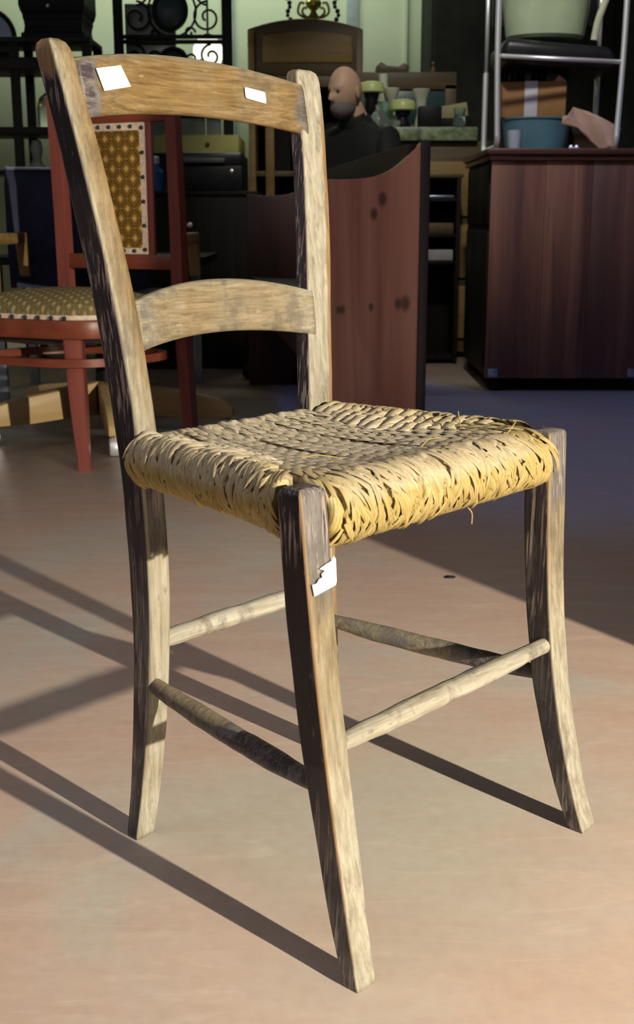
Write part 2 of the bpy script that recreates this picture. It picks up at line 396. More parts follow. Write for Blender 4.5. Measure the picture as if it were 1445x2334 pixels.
# ------------------------------------------------------------------ the straw chair
CH = thing('straw_chair', 'old worn wooden ladder-back chair with a woven straw seat in the foreground', 'chair',
           (-0.09440, 1.36329, 0), math.radians(47.419))
def leg_mesh(name, s, H, ztop, yc, xc, wxc, wyc, wear_light_f, seed, rtop, corner=0.17, top_round=0.010):
    NS = 6
    ring = []                                   # unit rounded square, angle-tagged
    cr = corner
    per = []
    for side in range(4):
        for k in range(NS):
            t = (-1+cr, -1+cr+0.05, -0.35, 0.35, 1-cr-0.05, 1-cr)[k]
            per.append((side, t))
        per.append((side, 'c1')); per.append((side, 'c2'))
    def pt(side, t):
        if t == 'c1': a = math.radians(30); x, y = 1-cr+cr*math.sin(a), -1+cr-cr*math.cos(a)
        elif t == 'c2': a = math.radians(60); x, y = 1-cr+cr*math.sin(a), -1+cr-cr*math.cos(a)
        else: x, y = t, -1.0
        for _ in range(side): x, y = -y, x
        return x, y
    unit = [pt(*q) for q in per]
    bm = bmesh.new(); vals = []; rings = []
    n = int(ztop/0.006)+1
    zs = [ztop*i/n for i in range(n+1)]
    extra = [ztop-top_round*0.45, ztop-top_round*0.15]
    zs = sorted(z for z in zs if z < ztop-top_round)+[ztop-top_round, ztop-top_round*0.55, ztop-top_round*0.22, ztop]
    for z in zs:
        t = min(z, ztop)/H
        cx, cy = s*poly(xc, t), poly(yc, t); hx, hy = poly(wxc, t), poly(wyc, t)
        k = 1.0
        if z > ztop-top_round:
            q = (z-(ztop-top_round))/top_round; k = 1-rtop*(1-math.sqrt(max(0, 1-q*q)))
        if z < 0.004: k = 0.93
        rg = []
        for (ux, uy), (side, tt) in zip(unit, per):
            p = Vector((cx+ux*hx*k, cy+uy*hy*k, z))
            d = noise.noise(Vector((p.x*30+seed, p.y*30, z*9)))*0.0011+noise.noise(Vector((p.x*90, p.y*90+seed, z*22)))*0.0005
            nrm = Vector((ux*(abs(ux) > 0.7), uy*(abs(uy) > 0.7), 0))
            if nrm.length: p += nrm.normalized()*d
            rg.append(bm.verts.new(p))
            vals.append(wear_light_f(ux, uy, z, side, tt))
        rings.append(rg)
    m = len(unit)
    for a, b in zip(rings, rings[1:]):
        for k in range(m): bm.faces.new((a[k], a[(k+1) % m], b[(k+1) % m], b[k]))
    bm.faces.new(list(reversed(rings[0]))); bm.faces.new(rings[-1])
    me = bpy.data.meshes.new(name); bmesh.ops.recalc_face_normals(bm, faces=bm.faces)
    bm.to_mesh(me); bm.free(); wear_light_attr(me, vals)
    return link(name, me, M['post'], CH)
def facew(ux, uy):
    """which face (left, right, front, back) and the closeness to an edge"""
    ax, ay = abs(ux), abs(uy)
    edge = sst(0.80, 0.92, min(ax, ay))
    f = 'l' if (ax >= ay and ux < 0) else 'r' if ax >= ay else 'f' if uy < 0 else 'b'
    return f, edge
def wF1(ux, uy, z, side, tt):
    f, e = facew(ux, uy)
    if f == 'f': d = 0.06+0.44*sst(0.30, 0.38, z)+0.14*sst(0.37, 0.42, z); p = 1.08-0.6*sst(0.1, 0.36, z)
    elif f == 'l': d = 0.62+0.56*sst(0.12, 0.26, z); p = 0.6  # left face: old varnish, with its shade painted in as well
    else: d = 0.6; p = 0.5
    k = (ux < 0 and uy < 0)
    ed = e*(0.45+0.45*sst(0.04, 0.2, z))*k
    return (d*(1-0.8*e*k), p, ed)
def wF2(ux, uy, z, side, tt):
    f, e = facew(ux, uy)
    if f == 'f': d = 0.04+0.46*sst(0.34, 0.40, z); p = 1.05-0.5*sst(0.2, 0.34, z)
    else: d = 0.72+0.10*sst(0.1, 0.3, z)-0.12*sst(0.43, 0.455, z); p = 0.55  # side faces: grime plus painted shade
    ed = e*0.75*sst(0.2, 0.35, z) if uy < 0 and ux < 0 else e*0.3*(uy < 0)
    return (d*(1-0.8*e*(uy < 0)), p, ed)
def wR1(ux, uy, z, side, tt):
    f, e = facew(ux, uy)
    if f == 'f': d = 0.0+0.72*sst(0.325, 0.345, z)*(1-sst(0.42, 0.45, z)); p = 1.05-0.70*sst(0.40, 0.60, z)+0.10*sst(0.74, 0.86, z)-0.35*ux*sst(0.44, 0.5, z)  # dark band below the seat paints its cast shadow into the front face
    elif f == 'l':
        d = 0.66+0.34*sst(0.20, 0.40, z)-0.10*sst(0.50, 0.58, z)*(1-sst(0.68, 0.74, z)); d -= 0.75*sst(0.825, 0.850, z); p = 0.25
    else: d = 0.5; p = 0.4
    ed = 0.0
    if f == 'l' and z > 0.80: ed = 0.62*sst(0.80, 0.84, z)
    if ux < 0 and uy < 0: p = min(1, p+0.9*e); ed *= 1-0.6*e
    elif ux < 0 and uy > 0: ed = max(ed, e*0.5)
    elif ux > 0 and uy < 0: ed = e*0.4
    return (d*(1-0.95*e), p, ed)
def wR2(ux, uy, z, side, tt):
    f, e = facew(ux, uy)
    if f == 'f':
        return (0.0, 0.95+0.2*sst(0.45, 0.6, z), 0.85*sst(0.35, 0.8, ux)*(1-0.5*sst(0.76, 0.84, z)))
    d = 0.95 if f == 'l' and z < 0.79 else 0.55 if z < 0.79 else 0.3
    return (d*(1-0.9*e*(uy < 0)), 0.6, e*0.3)
FY = [-0.36445, 0.14847, -0.07789, -0.02191, 0.02314]; FH = 0.456
leg_mesh('front_leg', -1, FH, 0.462, FY, [0.19932, -0.04562, 0.06711, -0.017, -0.00547], [0.01362, 0.00446, -0.00101], [0.00984, 0.01873, -0.01463], wF1, 3, 0.22)
leg_mesh('front_leg', 1, FH, 0.462, FY, [0.19966, -0.05038, 0.07351, -0.01078, -0.01378], [0.01452, 0.0047, -0.00156], [0.00995, 0.01754, -0.01091], wF2, 11, 0.14, top_round=0.006)
RY = [0.00165, -0.0546, 0.11755, -0.0044, -0.0273, 0.03186]; RH = 0.86
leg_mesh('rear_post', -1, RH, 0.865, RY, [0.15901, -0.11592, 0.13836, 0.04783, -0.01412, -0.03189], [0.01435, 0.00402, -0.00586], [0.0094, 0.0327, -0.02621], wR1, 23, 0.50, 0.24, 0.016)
leg_mesh('rear_post', 1, RH, 0.866, RY, [0.15881, -0.10259, 0.08688, 0.08632, 0.02349, -0.06963], [0.01892, 0.00656, -0.00451], [0.01373, -0.00537, 0.0018], wR2, 31, 0.40, 0.24, 0.014)

def arc_rail(name, hx, zl0, zl1, zu0, zu1, y0, y1, bow, th, wear_light_f):
    """bowed, arched slat between the posts; l = lower edge, u = upper edge"""
    bm = bmesh.new(); vals = []; rings = []
    N = 56; NV = 8
    for i in range(N+1):
        q = -1+2*i/N; x = q*hx; k = 1-q*q
        zl = zl0+(zl1-zl0)*k; zu = zu0+(zu1-zu0)*k
        rg = []
        sec = [(j/NV, 0) for j in range(NV+1)]+[(1.0, 0.5)]+[((NV-j)/NV, 1) for j in range(NV+1)]+[(0.0, 0.5)]
        for v, b in sec:
            z = zl+(zu-zl)*v
            yf = y0+(y1-y0)*v+bow*k
            e = min(v, 1-v)
            rnd = 0.0016 if e < 0.02 else 0.0
            y = yf+(b*th if b != 0.5 else th*0.5)+(rnd if b == 0 else -rnd if b == 1 else 0)
            z += (0.0014 if v > 0.5 else -0.0014) if b == 0.5 else 0
            y += noise.noise(Vector((x*25, z*40, b*5)))*0.0006
            rg.append(bm.verts.new((x, y, z))); vals.append(wear_light_f(q, v, b))
        rings.append(rg)
    m = len(rings[0])
    for a, b in zip(rings, rings[1:]):
        for k in range(m): bm.faces.new((a[k], a[(k+1) % m], b[(k+1) % m], b[k]))
    bm.faces.new(list(reversed(rings[0]))); bm.faces.new(rings[-1])
    me = bpy.data.meshes.new(name); bmesh.ops.recalc_face_normals(bm, faces=bm.faces); bm.to_mesh(me); bm.free(); wear_light_attr(me, vals)
    return link(name, me, M['rail'], CH)
def wTop(q, v, b):
    d = 0.62*sst(0.80, 0.90, -q)*(1-sst(0.97, 1.0, -q)*0.3)+0.52*sst(0.80, 0.97, q)
    d += 0.25*sst(0.62, 0.95, -q)*sst(0.45, 0.8, v)
    return (min(d, 0.75)*(1-0.6*sst(0.88, 1.0, v)), 0.08+0.45*sst(0.86, 1.0, v), 0.35*sst(0.93, 1, v)+0.25*(1-sst(0.0, 0.08, v)))
def wMid(q, v, b):
    d = 0.16+0.25*sst(0.75, 1.0, -q)
    return (d*(1-0.8*sst(0.9, 1, v)), 0.45+0.4*sst(0.7, 1, abs(q))+0.3*sst(0.85, 1, v), 0.45*sst(0.15, 0.5, q)*(1-sst(0.5, 0.85, q))*(v < 0.6))
arc_rail('top_rail', 0.166, 0.7895, 0.8030, 0.8465, 0.8635, 0.0365, 0.0475, 0.019, 0.015, wTop)
arc_rail('middle_rail', 0.136, 0.5535, 0.5652, 0.6045, 0.6222, -0.003, 0.003, 0.018, 0.015, wMid)

def rung(name, a, b, r0, rm, sag, wear_light_f, bow=(0, 0)):
    bm = bmesh.new(); a = Vector(a); b = Vector(b); N = 44; seg = 14
    vals = []; pts = []; rad = []
    for i in range(N+1):
        t = i/N; k = 4*t*(1-t)
        p = a.lerp(b, t); p.z += sag*k; p.x += bow[0]*k; p.y += bow[1]*k
        pts.append(p); rad.append(r0+(rm-r0)*sst(0, 1, k)*1.0+noise.noise(Vector((t*6, a.x*40, 3)))*0.0006)
    tube(bm, pts, rad, seg)
    for v in bm.verts:
        t = (v.co-a).dot(b-a)/(b-a).length_squared
        ctr = a.lerp(b, t); ctr.z += sag*4*t*(1-t)
        up = (v.co.z-ctr.z)/rm
        vals.append(wear_light_f(t, up))
        nn = (v.co-ctr)
        v.co += nn.normalized()*noise.noise(Vector((v.co.x*45, v.co.y*45, v.co.z*60)))*0.0008 if nn.length > 1e-5 else Vector()
    me = bpy.data.meshes.new(name); bm.to_mesh(me); bm.free(); wear_light_attr(me, vals)
    return link(name, me, M['rail'], CH)
rung('front_stretcher', (-0.184, -0.317, 0.2185), (0.180, -0.317, 0.2190), 0.0088, 0.0112, 0.0, lambda t, u: (0.04+0.14*(u > 0.7), 1.25, 0.0))
rung('rear_stretcher', (-0.136, -0.006, 0.2305), (0.136, -0.006, 0.2305), 0.0095, 0.0115, 0.0, lambda t, u: (0.0, 1.45, 0.0))
rung('side_stretcher', (-0.146, -0.012, 0.1855), (-0.190, -0.312, 0.1775), 0.0085, 0.0118, -0.004, lambda t, u: (0.48+0.35*sst(0.35, 0.6, t)+0.12*sst(0.0, 0.12, 0.12-t)-0.30*(u > 0.5)*(t < 0.55), 0.6, 0.0))
rung('side_stretcher', (0.147, -0.012, 0.1865), (0.190, -0.312, 0.1795), 0.0085, 0.0115, -0.002, lambda t, u: (0.28+0.52*sst(0.5, 0.8, t), 0.85, 0.0))

# paper labels stuck on the chair
def sheet(name, pts, off, mat, label, parent=CH, th=0.0007):
    """small paper polygon following its given corner points, with thickness along off"""
    bm = bmesh.new(); off = Vector(off).normalized()
    A = [bm.verts.new(Vector(p)+off*0.0012) for p in pts]; B = [bm.verts.new(Vector(p)+off*(0.0012+th)) for p in pts]
    n = len(A); bm.faces.new(A); bm.faces.new(list(reversed(B)))
    for i in range(n): bm.faces.new((A[i], B[i], B[(i+1) % n], A[(i+1) % n]))
    o = obj(name, bm, mat, parent, smooth=False); o['label'] = label; return o
def rail_front(x, z):
    q = x/0.166; k = 1-q*q; zl = 0.7895+0.0135*k; zu = 0.8465+0.017*k
    v = (z-zl)/(zu-zl); return 0.0365+0.011*v+0.019*k
def on_rail(x, z): return (x, rail_front(x, z)-0.0004, z)
sheet('price_sticker', [on_rail(-0.1419, 0.8392), on_rail(-0.124, 0.8425), on_rail(-0.1046, 0.8459), on_rail(-0.0939, 0.8254), on_rail(-0.114, 0.8215), on_rail(-0.1347, 0.8177)], (0, -1, 0.1), M['paper'], 'square cream paper label near the left end of the top rail')
def rounded(pts, r=0.22):
    out = []
    n = len(pts)
    for i in range(n):
        a, b, c = Vector(pts[i-1]), Vector(pts[i]), Vector(pts[(i+1) % n])
        p, q = b.lerp(a, r), b.lerp(c, r*0.6)
        out += [b.lerp(a, 0.18), b.lerp(a, 0.05).lerp(b.lerp(c, 0.05), 0.5), b.lerp(c, 0.12)]
    return out
sheet('price_sticker', rounded([on_rail(0.0766, 0.8381), on_rail(0.1063, 0.8342), on_rail(0.1061, 0.8209), on_rail(0.0764, 0.8255)]), (0, -1, 0.1), M['paper'], 'small white round-cornered label near the right end of the top rail')
tp = [(-0.2090, 0.3790), (-0.2030, 0.3790), (-0.1995, 0.3822), (-0.1955, 0.3828), (-0.1962, 0.3860), (-0.1915, 0.3880), (-0.1985, 0.3912), (-0.1900, 0.3935), (-0.1825, 0.3950), (-0.1795, 0.3990), (-0.1768, 0.3960), (-0.1770, 0.3755), (-0.1785, 0.3722), (-0.2068, 0.3680)]
def f1front(z):
    t = z/FH; return poly(FY, t)-poly([0.00984, 0.01873, -0.01463], t)
sheet('torn_sticker', [(x, f1front(z)-0.0010, z) for x, z in tp], (0, -1, 0), M['paper'], 'torn white paper label on the front leg')

# --- rush seat
seat = bpy.data.objects.new('straw_seat', bpy.data.meshes.new('straw_seat'))
def seat_pad():
    """the packed core under the cords: rounded trapezoid ring filled in"""
    bm = bmesh.new(); prof = []
    loops = []
    for k, (ins, z) in enumerate([(0.0, 0.436), (0.004, 0.426), (0.012, 0.420), (0.03, 0.418)]):
        pts = [(-0.176+ins, -0.284+ins), (0.176-ins, -0.284+ins), (0.131-ins, -0.002-ins), (-0.131+ins, -0.002-ins)]
        loops.append([bm.verts.new((x, y, z)) for x, y in pts])
    top = []
    for ins, z in [(0.004, 0.443), (0.02, 0.444), (0.05, 0.432)]:
        pts = [(-0.176+ins, -0.284+ins), (0.176-ins, -0.284+ins), (0.131-ins, -0.002-ins), (-0.131+ins, -0.002-ins)]
        top.append([bm.verts.new((x, y, z)) for x, y in pts])
    seq = list(reversed(loops))+top
    for a, b in zip(seq, seq[1:]):
        for k in range(4): bm.faces.new((a[k], a[(k+1) % 4], b[(k+1) % 4], b[k]))
    bm.faces.new(seq[0]); bm.faces.new(seq[-1])
    return bm
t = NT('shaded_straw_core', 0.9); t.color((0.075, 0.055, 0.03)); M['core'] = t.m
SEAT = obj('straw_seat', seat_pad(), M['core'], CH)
def cord(path, r0, pitch, phase, wear_light_f, seed, flake=0.03):
    """twisted rush cord of overlapping leaves along a path of Vectors"""
    # resample
    L = [0.0]
    for a, b in zip(path, path[1:]): L.append(L[-1]+(b-a).length)
    tot = L[-1]; n = int(tot/0.003); pts = []; j = 0
    for i in range(n+1):
        s = tot*i/n
        while j < len(L)-2 and L[j+1] < s: j += 1
        f = (s-L[j])/max(1e-9, L[j+1]-L[j]); pts.append(path[j].lerp(path[j+1], f))
    for i in range(len(pts)):
        s = tot*i/n
        pts[i] = pts[i]+Vector((noise.noise(Vector((s*25, seed, 0))), noise.noise(Vector((s*25, seed, 7))), noise.noise(Vector((s*25, seed, 13)))*0.7))*0.0014
    bm = bmesh.new(); uvl = bm.loops.layers.uv.new('UVMap'); seg = 18; rings = []; vals = []
    uvs = {}
    for i, (p, T, N, B) in enumerate(frames(pts)):
        s = tot*i/n
        tw = 2*PI*s/pitch+phase+0.8*noise.noise(Vector((s*14, seed*1.7, 1)))
        swell = 1+0.16*noise.noise(Vector((s*30, seed*3.1, 5)))
        end = min(1, 0.55+s/0.02, 0.55+(tot-s)/0.02)
        rg = []
        for k in range(seg+1):
            th = 2*PI*k/seg
            r = (r0(p) if callable(r0) else r0)*swell*end
            best = 0.0                                       # overlapping leaf flakes, four round the cord
            for j in range(4):
                d = (th-tw-j*PI/2+PI) % (2*PI)-PI
                sp_ = (s/flake+j*0.37+seed*0.61+0.25*noise.noise(Vector((s*9, j*3.1, seed)))) % 1.0
                hgt = sst(0, 0.14, sp_)*(1-0.85*sp_**1.3)
                best = max(best, hgt*max(0.0, math.cos(d*(0.72+0.75*sp_)))**0.7 if abs(d*(0.72+0.75*sp_)) < PI/2 else 0.0)
            r *= 0.74+0.44*best
            if k < seg:
                v = bm.verts.new(p+(N*math.cos(th)+B*math.sin(th))*r); rg.append(v); vals.append(wear_light_f(v.co))
                v.index = len(vals)-1
        rings.append((rg, s, tw))
    for (a, sa, ta), (b, sb, tb) in zip(rings, rings[1:]):
        for k in range(seg):
            f = bm.faces.new((a[k], a[(k+1) % seg], b[(k+1) % seg], b[k]))
            for lp, (kk, ss, tt) in zip(f.loops, ((k, sa, ta), (k+1, sa, ta), (k+1, sb, tb), (k, sb, tb))):
                lp[uvl].uv = ((kk/seg)*2-tt/PI+seed*3.7, ss*1.0+seed*1.3)
    bm.faces.new(list(reversed(rings[0][0]))); bm.faces.new(rings[-1][0])
    me = bpy.data.meshes.new('straw_cord'); bm.to_mesh(me); bm.free(); wear_light_attr(me, vals)
    return link('straw_cord', me, M['straw'], SEAT)
def wear_light_straw(p):
    """trodden grey, lightened for light from above, on the top, fresh yellow where the cords turn under"""
    top = sst(0.436, 0.452, p.z)
    inner = 1-sst(-0.25, -0.31, p.y)
    right = sst(0.10, 0.16, p.x)*0.45
    left = sst(-0.13, -0.18, p.x)*0.35
    front = sst(-0.20, -0.29, p.y)*0.35
    g = 0.95-right-front-left-0.65*(1-top)*(p.y < -0.28 or p.x > 0.1 or p.x < -0.12)
    return (max(0, min(1, g)), 0, 0)
def sagz(x, y):
    u = max(0, 1-(abs(x)/0.165)**2.2); v = max(0, 1-abs((y+0.145)/0.155)**2.4)
    return -0.016*u*v
NY = 23; TOPC = []; SIDEC = []
for i in range(NY):
    u = -1+2*(i+0.5)/NY
    gap = 0.0034*((i % 3)-1)+0.0014*(R.random()-0.5)
    xf, xb = u*0.1815-gap*0.15, u*0.119-gap
    p = []
    # underside front -> around the front rail -> over the top -> around the back rail -> underside
    p += [Vector((xf*0.97, -0.225, 0.410)), Vector((xf, -0.262, 0.404))]
    fr = 1.0-0.10*abs(u)**3
    cy, cz, ry, rz = -0.279, 0.4325, 0.033*fr, 0.0255
    for a in range(-80, 91, 15):
        th = math.radians(a); p.append(Vector((xf, cy-ry*math.cos(th), cz+rz*math.sin(th))))
    for k in range(1, 12):
        q = k/12; y = -0.279+(0.279-0.002)*q; x = xf+(xb-xf)*q
        x -= gap*1.1*math.sin(PI*q)
        p.append(Vector((x+0.0015*math.sin(i*2.3+k*0.9), y, 0.4585+sagz(x, y)-0.0022*(i % 3 == 1)+0.0010*(i % 2))))
    for a in range(90, -81, -20):
        th = math.radians(a); p.append(Vector((xb, -0.002+0.019*math.cos(th), 0.4420+0.0165*math.sin(th))))
    p += [Vector((xb, -0.03, 0.4235))]
    TOPC.append((xf, xb, gap, i)); cord(p, lambda q: 0.0080-0.0022*sst(-0.28, 0.0, q.y), 0.13+0.03*R.random(), R.random()*6.28, wear_light_straw, i+0.37)  # front-to-back cords
NX = 18
for s in (-1, 1):
    for i in range(NX):
        q = (i+0.5)/NX; y = -0.262+q*0.245
        xo = 0.189-0.045*((y+0.295)/0.295)
        tri = min(q, 1-q)*2
        dep = 0.026+0.052*min(1, tri*1.3)
        rx, rz = 0.0245, 0.0205
        zc = 0.4425-0.003*(1-q)-0.005*sst(0.12, 0.0, q)
        p = [Vector((s*(xo-0.055), y, 0.4175)), Vector((s*(xo-0.02), y, 0.4185))]
        for a in range(-75, 91, 15):
            th = math.radians(a); p.append(Vector((s*(xo-0.004+rx*math.cos(th)*0.92), y+0.006*math.sin(th)*0.5, zc+rz*math.sin(th))))
        xi = xo-0.004-dep
        for k in range(1, 5):
            f = k/4; x = xo-0.004-dep*f
            p.append(Vector((s*x, y-0.010*f*(0.5-q)*2, zc+rz-0.005*f-0.014*f*f*f+0.3*sagz(x, y))))
        p.append(Vector((s*(xi-0.012), y-0.010*(0.5-q)*2, zc+rz-0.036)))
        cord(p, 0.0085+0.0008*R.random(), 0.085+0.015*R.random(), R.random()*6.28, wear_light_straw, 50+i*1.3+s*7.7)
# flat rush leaves lying over the cords: too many and too small to pick apart
LB = bmesh.new(); luv = LB.loops.layers.uv.new('UVMap'); lvals = []
def leaf(pts, nrm, wd, seed):
    """a pointed blade along pts (Vectors) with surface normals nrm"""
    n = len(pts); rows = []
    for i, (q, N) in enumerate(zip(pts, nrm)):
        f = i/(n-1); T = (pts[min(n-1, i+1)]-pts[max(0, i-1)]).normalized(); B = T.cross(N).normalized()
        hw = wd*0.5*(math.sin(PI*min(1, 0.18+0.82*f))**0.65 if f < 1 else 0.04)
        rows.append([LB.verts.new(q-B*hw-N*0.0009), LB.verts.new(q+N*0.0006), LB.verts.new(q+B*hw-N*0.0009)])
        for v in rows[-1]: lvals.append(wear_light_straw(v.co))
    for i in range(n-1):
        for k in (0, 1):
            fc = LB.faces.new((rows[i][k], rows[i][k+1], rows[i+1][k+1], rows[i+1][k]))
            for lp, (kk, ii) in zip(fc.loops, ((k, i), (k+1, i), (k+1, i+1), (k, i+1))): lp[luv].uv = (seed+kk*0.35, seed*1.7+ii*0.004)
UPV = Vector((0, 0, 1))
for xf, xb, gap, i in TOPC:
    for side in (-1, 1):
        y = -0.006-0.012*(side > 0)-0.006*R.random()
        while y > -0.262:
            ln = 0.024+0.010*R.random(); q0 = (y+0.279)/0.277
            rr = 0.0080-0.0022*sst(-0.28, 0.0, y)
            pts = []; nn = []
            for k in range(7):
                f = k/6; yy = y-ln*f; q = (yy+0.279)/0.277
                x = xf+(xb-xf)*q-gap*1.1*math.sin(PI*max(0, min(1, q)))+side*rr*(0.62-0.50*f)+0.0006*math.sin(i+k)
                arch = 0.0010+0.0022*math.sin(PI*min(1, f*1.15+0.05))-0.0014*f*f
                z = 0.4585+sagz(x, yy)-0.0022*(i % 3 == 1)+0.0010*(i % 2)+rr*(0.86+0.12*f)+arch*0.8
                pts.append(Vector((x, yy, z))); nn.append(Vector((side*0.45*(1-f), 0.12, 1)).normalized())
            leaf(pts, nn, rr*1.15, R.random()*9)
            y -= ln*0.62
def arc_leaf(c, ry, rz, a0, a1, x0, dx, axis, sgn, wd, lift):
    pts = []; nn = []
    for k in range(8):
        f = k/7; th = a0+(a1-a0)*f
        rad = 1.0
        if axis == 'f':
            N = Vector((0, -math.cos(th), math.sin(th))); q = Vector((x0+dx*f, c[0]-ry*math.cos(th), c[1]+rz*math.sin(th)))
        else:
            N = Vector((sgn*math.cos(th), 0, math.sin(th))); q = Vector((sgn*(c[0]-0.045*((x0+dx*f+0.295)/0.295)+ry*math.cos(th)), x0+dx*f, c[1]+rz*math.sin(th)))
        q += N*(0.0008+lift*f*f+0.0012*math.sin(PI*f)); pts.append(q); nn.append(N)
    leaf(pts, nn, wd, R.random()*9)
for k in range(330):
    x0 = -0.175+0.35*R.random(); up = R.random() < 0.5
    a0 = math.radians(95-150*R.random()); sp = math.radians(35+35*R.random())*(-1)
    arc_leaf((-0.279, 0.4325), 0.0395, 0.0325, a0, max(math.radians(-80), a0+sp), x0, (0.006+0.014*R.random())*(1 if R.random() < 0.75 else -0.7), 'f', 0, 0.0045+0.0025*R.random(), 0.0012*(R.random() < 0.4)+0.0035*(R.random() < 0.07))
for sg in (-1, 1):
    for k in range(230):
        y0 = -0.262+0.25*R.random()
        a0 = math.radians(100-150*R.random()); sp = -math.radians(35+40*R.random())
        arc_leaf((0.185, 0.4420), 0.0300, 0.0275, a0, max(math.radians(-75), a0+sp), y0, -(0.004+0.012*R.random())*(1 if R.random() < 0.8 else -0.7), 's', sg, 0.0042+0.0025*R.random(), 0.0010*(R.random() < 0.4)+0.003*(R.random() < 0.06))
lme = bpy.data.meshes.new('straw_leaves'); LB.to_mesh(lme); LB.free(); wear_light_attr(lme, lvals)
lo = link('straw_leaves', lme, M['straw'], SEAT); lo['kind'] = 'stuff'

# loose straw ends
for pts in (((-0.139, 0.005, 0.462), (-0.146, -0.002, 0.470), (-0.148, -0.015, 0.468)), ((0.128, -0.286, 0.464), (0.150, -0.280, 0.470), (0.168, -0.272, 0.472)),
            ((0.02, -0.316, 0.408), (0.030, -0.314, 0.400), (0.033, -0.312, 0.388)), ((0.02, -0.255, 0.462), (0.045, -0.246, 0.4655), (0.07, -0.243, 0.464)),
            ((-0.09, -0.19, 0.458), (-0.078, -0.20, 0.4605), (-0.064, -0.215, 0.458)), ((0.130, -0.225, 0.466), (0.138, -0.217, 0.474), (0.143, -0.212, 0.480)),
            ((-0.16, -0.17, 0.424), (-0.161, -0.165, 0.416), (-0.159, -0.16, 0.410)), ((-0.10, 0.012, 0.458), (-0.118, 0.006, 0.464), (-0.130, -0.008, 0.466))):
    bm = bmesh.new(); tube(bm, bez(pts, 6), 0.0007, 6); obj('straw_end', bm, M['straw'], SEAT)

# ------------------------------------------------------------------ red chair with tacked tapestry
RC = thing('upholstered_chair', 'reddish-stained wooden chair with mustard tapestry back and seat, behind the straw chair on the left', 'chair', (-0.60, 3.50, 0))
def L2(x, y): return x+0.60, y-3.50
bR = Vector((-0.395, 3.50)); bdir = Vector((-0.906, 0.423)); fwd = Vector((-0.423, -0.906))
def bp(u, d=0.0, z=0.0):
    """point u metres from the right post along the back, d towards the sitter"""
    q = bR+bdir*u+fwd*d; return Vector((q.x+0.60, q.y-3.50, z))
ROTB = math.atan2(bdir.y, bdir.x)+PI
def bbox(name, mat, u0, u1, z0, z1, d0, d1, bev=0.003, parent=RC):
    """box in the plane of the back; its local x runs along the back"""
    t = bmesh.new(); bx(t, -u1, -u0, -d1, -d0, z0, z1, bev)
    o = obj(name, t, mat, parent); p = bp(0); o.location = (p.x, p.y, 0); o.rotation_euler = (0, 0, ROTB); return o
W_ = 0.40
for u in (0.0, W_):
    t = bmesh.new()
    secs = [(0.0, 0.0165, 0.045), (0.25, 0.018, 0.02), (0.45, 0.0185, 0.0), (0.7, 0.0180, -0.004), (1.03, 0.016, -0.02)]
    rings = []
    for z, h, d in secs:
        c = bp(u, -d if d > 0 else -d, z)
        rings.append([t.verts.new(c+Vector((sx*h*0.906-sy*h*0.42, -sx*h*0.423-sy*h*0.9, 0))) for sx, sy in ((-1, -1), (1, -1), (1, 1), (-1, 1))])
    for a, b in zip(rings, rings[1:]):
        for k in range(4): t.faces.new((a[k], a[(k+1) % 4], b[(k+1) % 4], b[k]))
    t.faces.new(rings[0]); t.faces.new(rings[-1])
    obj('rear_leg', t, M['redwood'], RC)
bbox('top_rail', M['redwoodx'], 0.018, W_-0.018, 0.955, 1.02, -0.016, 0.010)
bbox('lower_rail', M['redwoodx'], 0.018, W_-0.018, 0.545, 0.588, -0.012, 0.010)
for u0 in (0.080, W_-0.098): bbox('slat', M['redwood'], u0, u0+0.020, 0.585, 0.957, -0.008, 0.008)
sp = bbox('splat', M['braid'], 0.100, W_-0.100, 0.588, 0.955, -0.006, 0.010)
bbox('tapestry_panel', M['tapestry'], 0.116, W_-0.116, 0.607, 0.933, 0.008, 0.0165, 0.004)
tk = bmesh.new(); bmesh.ops.create_uvsphere(tk, u_segments=8, v_segments=6, radius=0.006); tkm = bpy.data.meshes.new('tack'); tk.to_mesh(tkm); tk.free()
def tack(p, par=RC):
    o = link('tack', tkm, M['stud'], par, True); o.location = p
for k in range(6):
    for u in (0.108, W_-0.108): tack(bp(u, 0.011, 0.602+k*0.0675))
for k in range(1, 5):
    for z in (0.598, 0.944): tack(bp(0.108+k*(W_-0.216)/5, 0.011, z))
# seat: rounded outline
def ro(pts, r=0.07, n=6):
    out = []; m = len(pts)
    for i in range(m):
        a, b, c = Vector(pts[i-1]), Vector(pts[i]), Vector(pts[(i+1) % m])
        p = b+(a-b).normalized()*r; q = b+(c-b).normalized()*r
        for k in range(n+1):
            t = k/n; out.append((p*(1-t)**2+b*2*t*(1-t)+q*t*t))
    return out
seatc = [L2(-0.375, 3.49), L2(-0.625, 3.235), L2(-1.06, 3.42), L2(-0.79, 3.69)]
sc_ = sum((Vector(p) for p in seatc), Vector((0, 0)))/4
def inset(pts, d): return [p+(sc_-p).normalized()*d for p in pts]
out = ro(seatc, 0.10)
t = bmesh.new(); prism(t, [(p.x, p.y) for p in out], 0.368, 0.420, 'z', 0.006); obj('seat_rail', t, M['redwoodx'], RC)
t = bmesh.new(); prism(t, [(p.x, p.y) for p in inset(out, 0.004)], 0.420, 0.434, 'z', 0.003); obj('trim_braid', t, M['braid'], RC)
t = bmesh.new(); rings = []
for k in range(9):
    a = k/8*PI/2; ins = 0.008+(1-math.cos(a))*0.24; z = 0.432+0.068*math.sin(a)
    rings.append([t.verts.new((sc_.x+(p.x-sc_.x)*(1-ins/0.26), sc_.y+(p.y-sc_.y)*(1-ins/0.26), z)) for p in out])
for a, b in zip(rings, rings[1:]):
    for k in range(len(out)): t.faces.new((a[k], a[(k+1) % len(out)], b[(k+1) % len(out)], b[k]))
t.faces.new(rings[-1]); t.faces.new(list(reversed(rings[0])))
